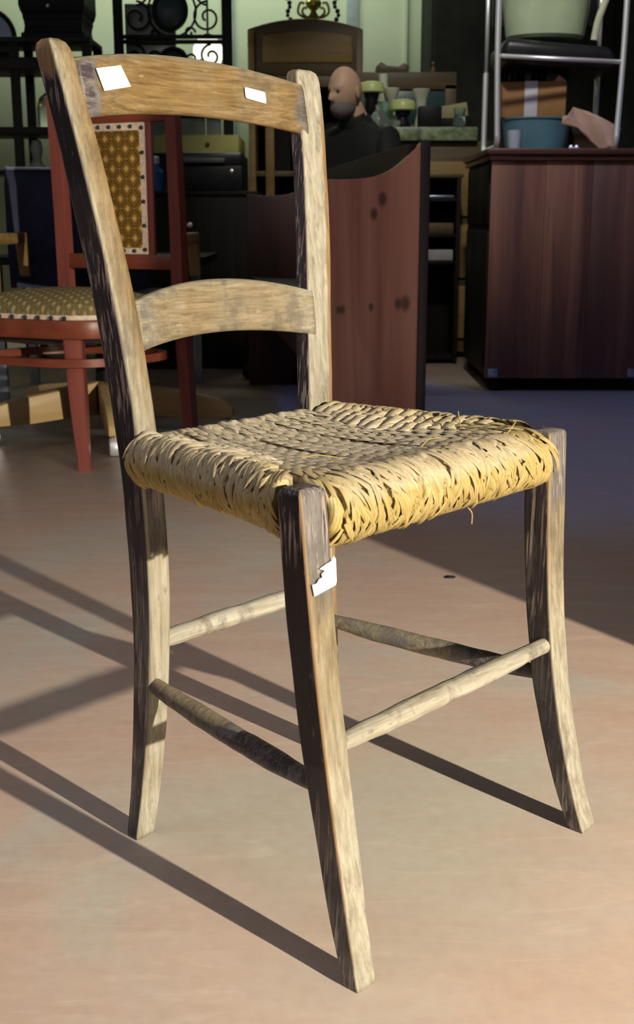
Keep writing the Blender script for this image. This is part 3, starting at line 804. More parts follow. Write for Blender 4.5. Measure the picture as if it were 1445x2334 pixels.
obj('seat_cushion', t, M['cushion'], RC, angle=60)
for i in range(0, 11):
    p = Vector(seatc[1]).lerp(Vector(seatc[2]), (i+0.5)/11); q = p+(p-sc_).normalized()*0.0
    if 0.12 < (i+0.5)/11 < 0.9: tack(Vector((q.x, q.y, 0.427))+Vector((0, -0.001, 0)))
for lx, ly, kx in ((-0.655, 3.295, 1), (-0.985, 3.455, -1)):
    t = bmesh.new(); x, y = L2(lx, ly); rings = []
    for z, h in ((0.0, 0.019), (0.03, 0.0175), (0.2, 0.0225), (0.37, 0.026)):
        rings.append([t.verts.new((x+sx*h-0.03*(z/0.37)*kx*0.5, y+sy*h+0.015*z, z)) for sx, sy in ((-1, -1), (1, -1), (1, 1), (-1, 1))])
    for a, b in zip(rings, rings[1:]):
        for k in range(4): t.faces.new((a[k], a[(k+1) % 4], b[(k+1) % 4], b[k]))
    t.faces.new(rings[0]); t.faces.new(rings[-1]); bmesh.ops.bevel(t, geom=[e for e in t.edges if abs((e.verts[0].co-e.verts[1].co).z) > 0.02], offset=0.004, segments=2, affect='EDGES')
    obj('front_leg', t, M['redwood'], RC)
ring = [Vector((p.x, p.y)) for p in ro([L2(-0.385, 3.50), L2(-0.62, 3.215), L2(-1.04, 3.40), L2(-0.76, 3.67)], 0.16, 10)]
t = bmesh.new(); rr = []
rc = sum(ring, Vector((0, 0)))/len(ring)
for p in ring:
    d = (p-rc).normalized()
    zz = 0.305
    rr.append([t.verts.new((p.x+d.x*a, p.y+d.y*a, zz+b)) for a, b in ((-0.012, -0.011), (0.010, -0.011), (0.010, 0.011), (-0.012, 0.011))])
for i in range(len(rr)):
    a, b = rr[i], rr[(i+1) % len(rr)]
    for k in range(4): t.faces.new((a[k], a[(k+1) % 4], b[(k+1) % 4], b[k]))
obj('ring_stretcher', t, M['redwoodx'], RC)
t = bmesh.new(); rings = []
for k in range(5):
    a = k/4*PI/2; f = 0.86*math.cos(a)+0.0
    rings.append([t.verts.new((sc_.x+(p.x-sc_.x)*(0.2+0.62*math.cos(a)), sc_.y+(p.y-sc_.y)*(0.2+0.62*math.cos(a)), 0.372-0.034*math.sin(a))) for p in out])
for a, b in zip(rings, rings[1:]):
    for k in range(len(out)): t.faces.new((a[k], a[(k+1) % len(out)], b[(k+1) % len(out)], b[k]))
t.faces.new(rings[-1]); t.faces.new(rings[0]); obj('webbing', t, M['edge'], RC)

# ------------------------------------------------------------------ swivel office chair behind it
SW = thing('swivel_chair', 'navy leather swivel chair with a pale wooden star base on castors, behind the reddish chair', 'chair', (-0.69, 3.87, 0))
def arm_prism(name, ang, ln):
    t = bmesh.new()
    pf = [(0.02, 0.070), (0.02, 0.180), (0.08, 0.170), (ln*0.70, 0.142), (ln-0.04, 0.122), (ln, 0.092), (ln, 0.066), (ln-0.03, 0.060), (ln*0.6, 0.060), (0.16, 0.066)]
    prism(t, pf, -0.026, 0.026, 'y', 0.005)
    o = obj(name, t, M['pale'], SW); o.rotation_euler = (0, 0, ang); return o
for i in range(5):
    a = math.radians(-76+72*i)
    ln = 0.42
    arm_prism('base_arm', a, ln)
    c = Vector((math.cos(a)*(ln-0.03), math.sin(a)*(ln-0.03), 0))
    t = bmesh.new(); lathe(t, [(0.026, -0.022), (0.029, -0.016), (0.029, 0.016), (0.026, 0.022)], 16)
    bmesh.ops.transform(t, matrix=Matrix.Translation(c+Vector((0, 0, 0.0295)))@Matrix.Rotation(a, 4, 'Z')@Matrix.Rotation(PI/2, 4, 'X'), verts=t.verts)
    cs = obj('castor', t, M['chrome'], SW)
    t = bmesh.new(); tube(t, [c+Vector((0, 0, 0.026)), c+Vector((0, 0, 0.062))], 0.008, 8); obj('castor_stem', t, M['chrome'], cs)
t = bmesh.new(); lathe(t, [(0.045, 0.07), (0.05, 0.09), (0.05, 0.16), (0.03, 0.18), (0.026, 0.30), (0.05, 0.31), (0.10, 0.33), (0.10, 0.345)], 20); obj('gas_column', t, M['black'], SW)
t = bmesh.new(); bx(t, -0.25, 0.25, -0.10, 0.28, 0.345, 0.46, 0.035, seg=4); obj('seat', t, M['navy'], SW)
t = bmesh.new()
pts = []
rings = []
for i in range(13):
    q = -1+i/6; x = q*0.235; y = 0.30-0.05*q*q
    rings.append([t.verts.new((x, y+dy, z)) for dy, z in ((-0.035, 0.46), (-0.05, 0.62), (-0.045, 0.80), (-0.02, 0.852), (0.02, 0.855), (0.03, 0.80), (0.03, 0.46))])
for a, b in zip(rings, rings[1:]):
    for k in range(7): t.faces.new((a[k], a[(k+1) % 7], b[(k+1) % 7], b[k]))
t.faces.new(list(reversed(rings[0]))); t.faces.new(rings[-1])
bk = obj('backrest', t, M['navy'], SW, angle=60); bk.location = (-0.115, 0.03, 0); 
t = bmesh.new(); tube(t, [Vector((-1+i/6, 0, 0)) for i in range(2)], 0.005)
t.free(); t = bmesh.new(); tube(t, [Vector(((-1+i/6)*0.235-0.115, 0.33-0.05*(-1+i/6)**2-0.03, 0.851)) for i in range(13)], 0.006, 8); pp = obj('lit_edge', t, M['steelblue'], bk); pp.location = (0.115, -0.03, 0)  # pale tube stands in for the lit top edge of the backrest
for s in (-1, 1):
    t = bmesh.new(); x = s*0.285-0.005
    prism(t, [(-0.22, 0.36), (-0.175, 0.36), (-0.175, 0.61), (0.16, 0.61), (0.20, 0.50), (0.235, 0.50), (0.20, 0.645), (-0.22, 0.645)], x-0.018, x+0.018, 'x', 0.006)
    obj('armrest', t, M['pale'] if s > 0 else M['oakpanel'], SW)

# steel framed table further back
ST = thing('steel_leg_table', 'dark topped table on square brushed steel legs behind the swivel chair', 'table', (-0.84, 4.85, 0))
box('table_top', M['darkwood'], ST, -0.42, 0.42, -0.30, 0.30, 0.52, 0.55)
for x in (-0.37, 0.33):
    for y in (-0.26, 0.26): box('leg', M['steelblue'], ST, x-0.018, x+0.018, y-0.018, y+0.018, 0, 0.52, 0.002)

# ------------------------------------------------------------------ settle (bench with scooped end panels)
N0 = Vector((-0.035, 2.93)); N1 = Vector((0.247, 2.97)); D = Vector((-0.253, 2.13)); DL = D.length; Dn = D.normalized()
SE = thing('settle', 'long reddish wooden settle with scooped end panels, standing behind the straw chair', 'bench', (0.105, 2.95, 0), math.atan2(Dn.y, Dn.x)-PI/2)
# local: x across (right = backboard side), y along the settle
def endp(x0, x1):
    pf = [(x0, 0.0), (x1, 0.0), (x1, 0.866)]
    for k in range(15):
        q = k/14; x = x1-0.012-(x1-0.012-x0)*q
        sc = 0.858-0.078*(1-math.exp(-((x1-x)/0.062)**1.5))+0.012*max(0, (q-0.75))*2
        pf.append((x, sc))
    return pf
for i, y in enumerate((0.0, DL)):
    t = bmesh.new(); prism(t, endp(-0.142, 0.142), y-0.014, y+0.014, 'y', 0.003)
    o = obj('end_panel', t, M['bench'] if i == 0 else M['benchshade'], SE)
    t = bmesh.new(); bx(t, 0.142, 0.164, y-0.020, y+0.022, 0.0, 0.868, 0.003); obj('edge_strip', t, M['edge'], o)
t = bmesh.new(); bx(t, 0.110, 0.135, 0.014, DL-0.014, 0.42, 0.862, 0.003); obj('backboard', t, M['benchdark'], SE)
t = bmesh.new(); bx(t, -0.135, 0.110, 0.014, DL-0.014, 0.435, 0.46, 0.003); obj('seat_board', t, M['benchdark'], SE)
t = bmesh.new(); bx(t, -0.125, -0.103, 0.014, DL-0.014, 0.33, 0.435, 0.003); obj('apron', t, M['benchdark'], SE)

# ------------------------------------------------------------------ chest on the right
CX0, CX1, CY0, CY1, CZ = 0.685, 1.50, 4.86, 5.62, 0.955
CB = thing('chest_of_drawers', 'dark reddish mahogany chest seen from its plank side, at the right of the picture', 'chest', (1.09, 5.24, 0))
def cbx(name, mat, x0, x1, y0, y1, z0, z1, bev=0.003, par=CB): return box(name, mat, par, x0-1.09, x1-1.09, y0-5.24, y1-5.24, z0, z1, bev)
body = cbx('carcass', M['darkwood'], CX0+0.006, CX1, CY0+0.018, CY1, 0.055, 0.925)
nb = 4; xs = [CX0, 0.90, 1.085, 1.30, CX1]
for i in range(nb):
    cbx('board', M['mahog'], xs[i]+0.0006, xs[i+1]-0.0006, CY0, CY0+0.019, 0.055, 0.915, 0.0012)
cbx('cornice', M['mahogtop'], CX0-0.012, CX1+0.012, CY0-0.014, CY1+0.01, 0.908, 0.930, 0.006)
cbx('top_board', M['mahogtop'], CX0-0.022, CX1+0.022, CY0-0.024, CY1+0.02, 0.930, CZ, 0.006)
for y0, y1 in ((CY0+0.05, (CY0+CY1)/2-0.004), ((CY0+CY1)/2+0.004, CY1-0.05)):
    d = cbx('door', M['darkwood'], CX0-0.004, CX0+0.008, y0, y1, 0.10, 0.64, 0.004)
    d = cbx('drawer', M['darkwood'], CX0-0.004, CX0+0.008, y0, y1, 0.665, 0.895, 0.004)
for x in (CX0+0.05, CX1-0.06):
    for y in (CY0+0.05, CY1-0.05):
        t = bmesh.new(); lathe(t, [(0.020, 0), (0.030, 0.010), (0.034, 0.028), (0.026, 0.045), (0.030, 0.056)], 14, (x-1.09, y-5.24, 0)); obj('bun_foot', t, M['darkwood'], CB)
for x in (CX0+0.03, 1.285):
    cbx('scuffed_plate', M['steelblue'], x-0.018, x+0.022, CY0-0.003, CY0+0.001, 0.060, 0.094, 0.001)

# chrome chair standing on the chest
CC = thing('chrome_chair', 'chrome tube chair with black padded seat standing on top of the mahogany chest', 'chair', (0.955, 5.15, CZ))
r = 0.0115
for s, x in ((-1, -0.238), (1, 0.236)):
    t = bmesh.new()
    lean = -0.0
    pth = [(x+s*0.012, -0.19, 0.78), (x+s*0.010, -0.19, 0.40), (x+s*0.002, -0.19, 0.10), (x, -0.19, 0.045), (x, -0.175, 0.018), (x, -0.14, r), (x, 0.05, r), (x, 0.16, r), (x, 0.195, 0.025), (x, 0.205, 0.06), (x, 0.205, 0.33)]
    tube(t, bez(pth, 6), r, 12); obj('frame_tube', t, M['chrome'], CC)
t = bmesh.new(); tube(t, [(-0.232, -0.19, 0.352), (0.24, -0.19, 0.330)], 0.009, 10); obj('cross_tube', t, M['chrome'], CC)
t = bmesh.new(); bx(t, -0.225, 0.225, -0.16, 0.22, 0.345, 0.435, 0.035, seg=4)
for v in t.verts: v.co.z += -0.045*(v.co.x/0.225)**2*(v.co.x > 0)-0.012*(v.co.x/0.225)**2
obj('seat', t, M['blackleather'], CC)
t = bmesh.new(); bx(t, -0.22, 0.22, 0.18, 0.23, 0.50, 0.80, 0.02, seg=3); obj('backrest', t, M['blackleather'], CC)
for x in (-0.237, 0.237):
    t = bmesh.new(); tube(t, [(x, 0.205, 0.33), (x, 0.212, 0.8)], r*0.8, 10); obj('back_tube', t, M['chrome'], CC)

BW = bmesh.new(); lathe(BW, [(0.155, 0), (0.170, 0.012), (0.182, 0.09), (0.190, 0.17), (0.197, 0.173), (0.183, 0.17), (0.174, 0.08), (0.15, 0.02), (0.001, 0.012)], 32, sx=0.93, sy=0.75)
o = obj('enamel_bowl', BW, plain('pale_green_glaze', (0.44, 0.54, 0.36), 0.2, var=0.1)); o.location = (0.925, 5.16, CZ+0.436)
tag(o, 'large pale green glazed bowl sitting on the black seat of the chrome chair', 'bowl')
t = bmesh.new(); tube(t, bez([(0, 0, 0), (0.012, 0, 0.07), (0.035, 0.0, 0.14), (0.055, 0, 0.20)], 6), 0.014, 10)
o = obj('paper_roll', t, M['ceramic']); o.location = (1.095, 5.02, CZ+0.418); tag(o, 'cream paper roll leaning beside the green bowl on the black seat', 'paper')

t = bmesh.new(); lathe(t, [(0.115, 0), (0.122, 0.006), (0.140, 0.125), (0.146, 0.128), (0.146, 0.133), (0.136, 0.132), (0.118, 0.01), (0.001, 0.008)], 32, sy=0.85)
o = obj('blue_tub', t, M['tub']); o.location = (0.905, 5.16, CZ); tag(o, 'blue plastic tub under the cardboard box on the mahogany chest', 'tub')
CBX = thing('cardboard_box', 'brown cardboard box closed with white tape, resting on the blue tub', 'box', (0.905, 5.20, CZ+0.134), math.radians(-9))
box('carton', M['cardboard'], CBX, -0.155, 0.120, -0.11, 0.11, 0, 0.138, 0.003)
t = bmesh.new(); prism(t, [(0.070, 0.138), (0.119, 0.138), (0.088, 0.162)], -0.109, -0.105, 'y', 0.0005); obj('flap', t, M['kraft'], CBX)
box('tape', M['tape'], CBX, -0.046, 0.006, -0.1125, 0.111, -0.0005, 0.1395, 0.0005)
t = bmesh.new(); prism(t, [(0, 0), (0.12, 0), (0.12, 0.115), (0, 0.13)], -0.09, 0.09, 'y', 0.003)
o = obj('dark_carton', t, plain('dark_cardboard', (0.035, 0.018, 0.010), 0.8)); o.location = (1.052, 5.30, CZ); tag(o, 'dark brown carton behind the crumpled brown paper on the chest', 'box')
t = bmesh.new(); lathe(t, [(0.024, 0), (0.026, 0.003), (0.031, 0.072), (0.033, 0.076), (0.029, 0.074), (0.024, 0.006), (0.001, 0.005)], 24)
o = obj('plastic_cup', t, M['cup']); o.location = (0.790, 4.985, CZ); tag(o, 'white plastic cup in front of the blue tub on the chest', 'cup')
o.rotation_euler = (0, 0, 0)
# torn brown packing sheet, folded and propped up
t = bmesh.new()
ol = [(-0.100, 0.098), (-0.098, 0.131), (-0.058, 0.138), (-0.048, 0.170), (0.010, 0.150), (0.024, 0.142), (0.150, 0.088), (0.112, 0.015), (0.062, 0.001), (0.022, 0.040), (-0.030, 0.088)]
vs = [t.verts.new((x, 0, z)) for x, z in ol]; t.faces.new(vs)
bmesh.ops.triangulate(t, faces=t.faces[:])
for k in range(9):
    bmesh.ops.bisect_plane(t, geom=t.verts[:]+t.edges[:]+t.faces[:], plane_co=(-0.09+k*0.026, 0, 0), plane_no=(1, 0, 0.35))
    bmesh.ops.bisect_plane(t, geom=t.verts[:]+t.edges[:]+t.faces[:], plane_co=(0, 0, 0.018*k+0.01), plane_no=(0.3, 0, 1))
for v in t.verts: v.co.y = 0.16*(v.co.z-0.05)+0.016*math.sin(v.co.x*45+v.co.z*20)+0.02*abs(v.co.z-0.10+0.3*v.co.x)/0.1*0.6
o = obj('brown_paper', t, M['kraft'], angle=25); o.location = (1.078, 5.00, CZ); md = o.modifiers.new('Solidify', 'SOLIDIFY'); md.thickness = 0.003
tag(o, 'torn folded sheet of brown packing paper propped on the chest right of the tub', 'paper')
CR = thing('black_crate', 'black slotted plastic crate on top of the cardboard box under the chrome chair', 'crate', (0.905, 5.25, CZ+0.134+0.1395))
t = bmesh.new(); bx(t, -0.13, 0.13, -0.06, 0.06, 0, 0.010); obj('crate_base', t, M['black'], CR)
for y in (-0.057, 0.057): 
    t = bmesh.new(); bx(t, -0.13, 0.13, y-0.003, y+0.003, 0.050, 0.062); obj('crate_rim', t, M['black'], CR)
for x in (-0.125, -0.085, -0.06, 0.005, 0.03, 0.12):
    for y in (-0.057, 0.057):
        t = bmesh.new(); bx(t, x-0.009, x+0.009, y-0.003, y+0.003, 0.010, 0.050); obj('crate_slat', t, M['black'], CR)
for k, x in enumerate((1.000, 1.022)):  # small knob shapes added to stand for unidentified metal glints
    t = bmesh.new(); lathe(t, [(0.009, 0), (0.010, 0.006), (0.006, 0.014), (0.001, 0.016)], 10); o = obj('glint', t, M['chrome']); o.location = (x, 4.90, CZ)
    tag(o, ('small steel thimble on the chest edge, left one of two', 'small steel thimble on the chest edge, right one of two')[k], 'glint', 'steel glints on the chest')

# ------------------------------------------------------------------ dark shelf between settle and chest
SH = thing('dark_shelf', 'dark open shelf unit standing between the settle and the mahogany chest', 'shelf', (0.55, 5.925, 0))
for x in (-0.13, 0.11): box('side_board', M['darkwood'], SH, x, x+0.02, -0.11, 0.11, 0, 0.875)
box('rear_board', M['darkwood'], SH, -0.11, 0.11, 0.095, 0.11, 0, 0.875)
for z in (0.02, 0.475, 0.60, 0.765): box('shelf_board', M['darkwood'], SH, -0.11, 0.11, -0.105, 0.095, z, z+0.018)
box('top_board', M['oakdark'], SH, -0.14, 0.14, -0.11, 0.11, 0.875, 0.893)
gw = plain('grey_white_paper', (0.30, 0.30, 0.29), 0.7)
for z, nm, mat, h, lab, cat in ((0.4935, 'paper_stack', gw, 0.050, 'thick stack of white papers on the second shelf of the dark shelf', 'papers'), (0.6185, 'flat_box', M['oakdark'], 0.05, 'flat brown box on the third shelf of the dark shelf', 'box'), (0.7835, 'metal_tray', M['steelblue'], 0.012, 'thin grey tray on the upper shelf of the dark shelf', 'tray')):
    t = bmesh.new(); bx(t, -0.10, 0.10, -0.09, 0.09, 0, h, 0.004); o = obj(nm, t, mat); o.location = (0.55, 5.915, z)
    tag(o, lab, cat)

# ------------------------------------------------------------------ marble topped dresser with lamps
DR = thing('marble_dresser', 'brown wooden dresser with a mottled marble top and carved rear frame, behind the seated man', 'dresser', (0.52, 6.30, 0))
box('carcass', M['oakdark'], DR, -0.36, 0.36, -0.22, 0.24, 0.03, 1.055)
for k, z in enumerate((0.10, 0.40, 0.70)):
    d = box('drawer', M['oakpanel'], DR, -0.33, 0.33, -0.235, -0.215, z, z+0.26)
box('marble_top', M['marble'], DR, -0.40, 0.26, -0.26, 0.25, 1.055, 1.120, 0.008)
box('frame_rail', M['oakdark'], DR, -0.38, 0.20, 0.19, 0.24, 1.335, 1.42)
box('frame_rail', M['oakdark'], DR, -0.38, 0.20, 0.19, 0.24, 1.120, 1.16)
for x in (-0.38, 0.14): box('frame_stile', M['oakdark'], DR, x, x+0.06, 0.19, 0.24, 1.15, 1.36)
box('mirror', M['glassdark'], DR, -0.32, 0.14, 0.205, 0.225, 1.155, 1.34)
t = bmesh.new(); prism(t, [(-0.22, 1.418), (-0.05, 1.418), (-0.045, 1.455), (-0.075, 1.465), (-0.10, 1.447), (-0.16, 1.452), (-0.19, 1.470), (-0.215, 1.45)], 0.195, 0.235, 'y', 0.006); obj('crest', t, M['oakdark'], DR)
t = bmesh.new(); lathe(t, [(0.012, 0), (0.014, 0.015), (0.006, 0.03), (0.011, 0.045), (0.001, 0.055)], 12, (0.08, 0.215, 1.419)); obj('finial', t, M['oakdark'], DR)
MT = 1.1205
def lampdome(x, y, s, zt, label):
    o = thing('domed_lamp', label, 'lamp', (x, y, MT), 0, 'domed lamps on the dresser')
    t = bmesh.new(); lathe(t, [(0.036*s, 0), (0.040*s, 0.012), (0.03*s, 0.03), (0.022*s, 0.06), (0.035*s, 0.085), (0.03*s, zt-0.075)], 20); obj('base', t, M['black'], o)
    t = bmesh.new(); lathe(t, [(0.035*s, zt-0.078), (0.040*s, zt-0.05)], 20); obj('collar', t, M['black'], o)
    t = bmesh.new(); lathe(t, [(0.055*s, zt-0.055), (0.062*s, zt-0.050), (0.063*s, zt-0.022), (0.055*s, zt-0.008), (0.03*s, zt-0.001), (0.001, zt)], 24); obj('dome_shade', t, M['enamel'], o)
    return o
lampdome(0.268, 6.18, 1.0, 0.222, 'pale green domed lamp on the dresser, taller one beside the bald man')
lampdome(0.420, 6.14, 1.0, 0.135, 'pale green domed lamp on the dresser, lower one in the middle')
def vase(x, y, z, prof, mat, label, cat, name, seg=18):
    t = bmesh.new(); lathe(t, prof, seg); o = obj(name, t, M[mat]); o.location = (x, y, z); tag(o, label, cat); return o
vase(0.345, 6.22, MT, [(0.03, 0), (0.035, 0.01), (0.012, 0.05), (0.035, 0.09), (0.042, 0.13), (0.038, 0.132), (0.03, 0.09), (0.004, 0.055)], 'glassgreen', 'green glass goblet between the two domed lamps', 'glass', 'glass_goblet')
vase(0.298, 6.07, MT, [(0.04, 0), (0.045, 0.02), (0.03, 0.06), (0.012, 0.08), (0.018, 0.10), (0.001, 0.105)], 'glassclear', 'small clear glass decanter in front of the taller domed lamp', 'glass', 'glass_decanter')
vase(0.515, 6.20, MT, [(0.03, 0), (0.032, 0.02), (0.02, 0.08), (0.028, 0.14), (0.045, 0.185), (0.041, 0.187), (0.02, 0.14), (0.01, 0.09)], 'ceramic', 'tall pale flared vase at the middle of the dresser top', 'vase', 'flared_vase')
vase(0.375, 6.30, MT, [(0.03, 0), (0.04, 0.03), (0.03, 0.09), (0.014, 0.13), (0.03, 0.165), (0.04, 0.20), (0.036, 0.202), (0.01, 0.14)], 'ceramic', 'white ribbed pitcher-shaped vase behind the lower domed lamp', 'vase', 'white_vase')
vase(0.335, 6.36, MT, [(0.025, 0), (0.027, 0.2), (0.022, 0.24), (0.024, 0.275), (0.001, 0.277)], 'ceramic', 'slim white bottle standing before the dresser mirror', 'bottle', 'white_bottle')
vase(0.376, 6.068, MT, [(0.025, 0), (0.03, 0.015), (0.03, 0.03), (0.012, 0.035), (0.001, 0.036)], 'glassclear', 'tiny clear glass jar at the front of the dresser top', 'jar', 'glass_jar')
vase(0.69, 6.06, MT, [(0.028, 0), (0.032, 0.02), (0.026, 0.06), (0.03, 0.085), (0.026, 0.086), (0.02, 0.05)], 'glassgreen', 'short green tumbler at the right end of the dresser top', 'glass', 'green_tumbler')
t = bmesh.new(); bx(t, -0.055, 0.055, -0.05, 0.05, 0, 0.098, 0.004); o = obj('black_box', t, M['black']); o.location = (0.550, 6.12, MT); tag(o, 'small black box on the dresser top right of the domed lamps', 'box')
t = bmesh.new(); bx(t, -0.075, 0.075, -0.008, 0.008, 0, 0.065, 0.003, rot=Matrix.Rotation(-0.16, 4, 'Y')); o = obj('beige_board', t, M['boardbeige']); o.location = (0.678, 6.22, MT+0.012+0.04); tag(o, 'beige wooden board propped up at the right of the dresser top', 'board')
t = bmesh.new(); bx(t, -0.09, 0.075, -0.05, 0.05, 0, 0.05, 0.004); o = obj('dark_case', t, M['darkwood']); o.location = (0.685, 6.22, MT); tag(o, 'dark wooden case under the beige board on the dresser', 'case')

# tall dark cupboard behind
DC = thing('dark_cupboard', 'tall plain dark grey cupboard against the back wall on the right', 'cupboard', (1.75, 8.05, 0))
gm = plain('dark_grey_paint', (0.022, 0.023, 0.020), 0.8, spec=0.1); gl = plain('dark_grey_slat', (0.023, 0.024, 0.021), 0.8, spec=0.1)
box('carcass', gm, DC, -1.05, 1.25, -0.25, 0.5, 0, 2.6)
for x in (-1.03, 0.12): box('door', gl, DC, x, x+1.10, -0.262, -0.245, 0.1, 2.55, 0.004)

# ------------------------------------------------------------------ arched hutch with brass chandelier
HU = thing('arched_hutch', 'brown wooden hutch with an arched crest panel against the green wall', 'hutch', (-0.065, 7.2, 0))
def arch(x0, x1, z0, zs, zc, n=16):
    return [(x0, z0), (x1, z0)]+[(x1+(x0-x1)*k/n, zs+(zc-zs)*(1-(2*k/n-1)**2)) for k in range(n+1)]
t = bmesh.new(); prism(t, arch(-0.318, 0.318, 1.46, 1.70, 1.755), -0.2, 0.24, 'y', 0.006); obj('crest_board', t, M['oakdark'], HU)
t = bmesh.new(); prism(t, arch(-0.235, 0.262, 1.525, 1.665, 1.69), -0.212, -0.19, 'y', 0.006); obj('inset_panel', t, M['oakpanel'], HU)
for k, (x0, x1, mt) in enumerate(((-0.318, -0.280, 'oakpanel'), (0.280, 0.318, 'oak'))): box('stile', M[mt], HU, x0, x1, -0.21, 0.2, 0.0, 1.69)
for x in (-0.225, -0.045): box('stile', M['oakpanel'], HU, x, x+0.05, -0.205, -0.17, 0.62, 1.46)
box('rear_board', M['darkwood'], HU, -0.29, 0.29, 0.18, 0.2, 0, 1.47)
box('shelf_board', M['oak'], HU, -0.285, 0.285, -0.19, 0.19, 1.40, 1.463)
box('shelf_board', M['oak'], HU, -0.285, 0.285, -0.19, 0.19, 0.92, 0.95)
box('lower_cupboard', M['darkwood'], HU, -0.285, 0.285, -0.19, 0.19, 0.0, 0.6)
CHN = thing('brass_chandelier', 'brass chandelier with curled arms and dark bead strands on top of the hutch', 'chandelier', (-0.02, 7.15, 1.7555))
t = bmesh.new(); lathe(t, [(0.035, 0), (0.038, 0.012), (0.018, 0.03), (0.024, 0.045), (0.014, 0.06), (0.042, 0.085), (0.046, 0.105), (0.03, 0.13), (0.014, 0.15), (0.022, 0.2), (0.012, 0.28), (0.001, 0.3)], 20); obj('baluster', t, M['brass'], CHN)
for s in (-1, 1):
    for k, sc in enumerate((1.0, 0.72)):
        t = bmesh.new(); tube(t, bez([(0, 0, 0.05), (s*0.04*sc, -0.01, 0.025), (s*0.085*sc, -0.01, 0.05), (s*0.075*sc, -0.01, 0.09*sc+0.01), (s*0.05*sc, -0.01, 0.088*sc+0.01)], 7), 0.007, 8); obj('curled_arm', t, M['brass'], CHN)
    prev = None
    for k in range(9):
        t = bmesh.new(); bmesh.ops.create_uvsphere(t, u_segments=10, v_segments=8, radius=0.0135-0.002*(k % 2))
        z = 0.012+0.022*k-0.04*max(0, 0.4-k*0.1)*0
        bmesh.ops.translate(t, verts=t.verts, vec=(s*(0.128+0.012*math.sin(k*1.3)+0.004*k*(s < 0)), -0.03, z-0.035*(1 if False else 0))); obj('bead', t, M['bead'], CHN)

# ------------------------------------------------------------------ black sideboard, iron screen, lamp
SB = thing('black_sideboard', 'black sideboard with a yellow-green top drawer strip below the iron screen', 'sideboard', (-0.74, 6.9, 0))
box('carcass', M['black'], SB, -0.36, 0.34, -0.28, 0.28, 0.0, 1.025)
box('drawer_strip', M['yellow'], SB, -0.36, 0.325, -0.30, 0.27, 1.025, 1.118)
for x in (-0.2, 0.16):
    t = bmesh.new(); lathe(t, [(0.006, 0), (0.012, 0.012), (0.001, 0.02)], 10); bmesh.ops.transform(t, matrix=Matrix.Translation((x, -0.30, 1.07))@Matrix.Rotation(PI/2, 4, 'X'), verts=t.verts); obj('knob', t, M['brass'], SB)
IS = thing('iron_screen', 'black wrought iron scroll screen with a dark oval medallion, standing on the sideboard', 'screen', (-0.757, 6.66, 1.118))
for x, wd in ((-0.292, 0.016), (-0.268, 0.010), (0.292, 0.020), (0.268, 0.009)):
    box('post', M['iron'], IS, x-wd, x+wd, -0.012, 0.012, 0, 0.82, 0.003)
for z in (0.10, 0.47, 0.495, 0.80): box('crossbar', M['iron'], IS, -0.28, 0.28, -0.01, 0.01, z-0.010, z+0.010, 0.002)
def scroll(cx, cz, r0, turns, dirn, start):
    n = 40; pts = []
    for i in range(n+1):
        f = i/n; rr = r0*(1-0.78*f); a = start+dirn*turns*2*PI*f
        pts.append((cx+rr*math.cos(a), 0, cz+rr*math.sin(a)))
    t = bmesh.new(); tube(t, pts, 0.0062, 8); return obj('scroll', t, M['iron'], IS)
for sx in (-1, 1):
    scroll(sx*0.185, 0.590, 0.080, 1.4, sx, PI/2); scroll(sx*0.185, 0.72, 0.07, 1.3, -sx, -PI/2)
    scroll(sx*0.20, 0.40, 0.058, 1.3, sx, PI/2); scroll(sx*0.10, 0.385, 0.045, 1.2, -sx, 0); scroll(sx*0.20, 0.27, 0.06, 1.4, -sx, PI/2)
    scroll(sx*0.09, 0.515, 0.03, 1.1, sx, 0)
def oval(name, cx, cz, rx, rz, mat):
    t = bmesh.new(); lathe(t, [(0.001, -0.010), (1.0, -0.010), (1.0, 0.0), (0.6, 0.010), (0.001, 0.014)], 32)
    bmesh.ops.transform(t, matrix=Matrix.Translation((cx, 0, cz))@Matrix.Rotation(PI/2, 4, 'X')@Matrix.Diagonal((rx, rz, 1, 1)), verts=t.verts)
    o = obj(name, t, mat, IS)
    t = bmesh.new(); tube(t, [(cx+(rx+0.006)*math.cos(a*PI/16), -0.002, cz+(rz+0.006)*math.sin(a*PI/16)) for a in range(32)], 0.012, 8, closed=True); obj('medallion_rim', t, M['iron'], o)
oval('medallion', -0.010, 0.625, 0.078, 0.088, M['glassdark'])
oval('medallion', 0.002, 0.395, 0.055, 0.034, M['glassdark'])
t = bmesh.new(); tube(t, [(0.0+0.125*math.cos(a*PI/16), 0.0, 0.62+0.125*math.sin(a*PI/16)) for a in range(32)], 0.006, 8, closed=True); obj('hoop', t, M['iron'], IS)
for x0, x1, zt in ((0.02, 0.16, 0.30), (0.165, 0.245, 0.30), (-0.25, 0.015, 0.66)):
    box('glass_pane', plain('old_mirror_pane', (0.30, 0.36, 0.31), 0.25, 0.4, var=0.3, scale=4), IS, x0, x1, 0.022, 0.028, 0.0, zt, 0.001)
GL = thing('globe_lamp', 'glowing frosted globe lamp hanging behind the iron screen', 'lamp', (-0.585, 6.72, 1.48))
o = GL; 
t = bmesh.new(); lathe(t, [(0.02, -0.005), (0.06, 0.005), (0.080, 0.05), (0.078, 0.10), (0.055, 0.138), (0.02, 0.150)], 24); obj('glass_shade', t, M['bulb'], GL)
t = bmesh.new(); lathe(t, [(0.022, 0.149), (0.022, 0.165), (0.006, 0.17), (0.004, 1.9)], 12); obj('stem', t, M['iron'], GL)
GL.location.y = 6.80

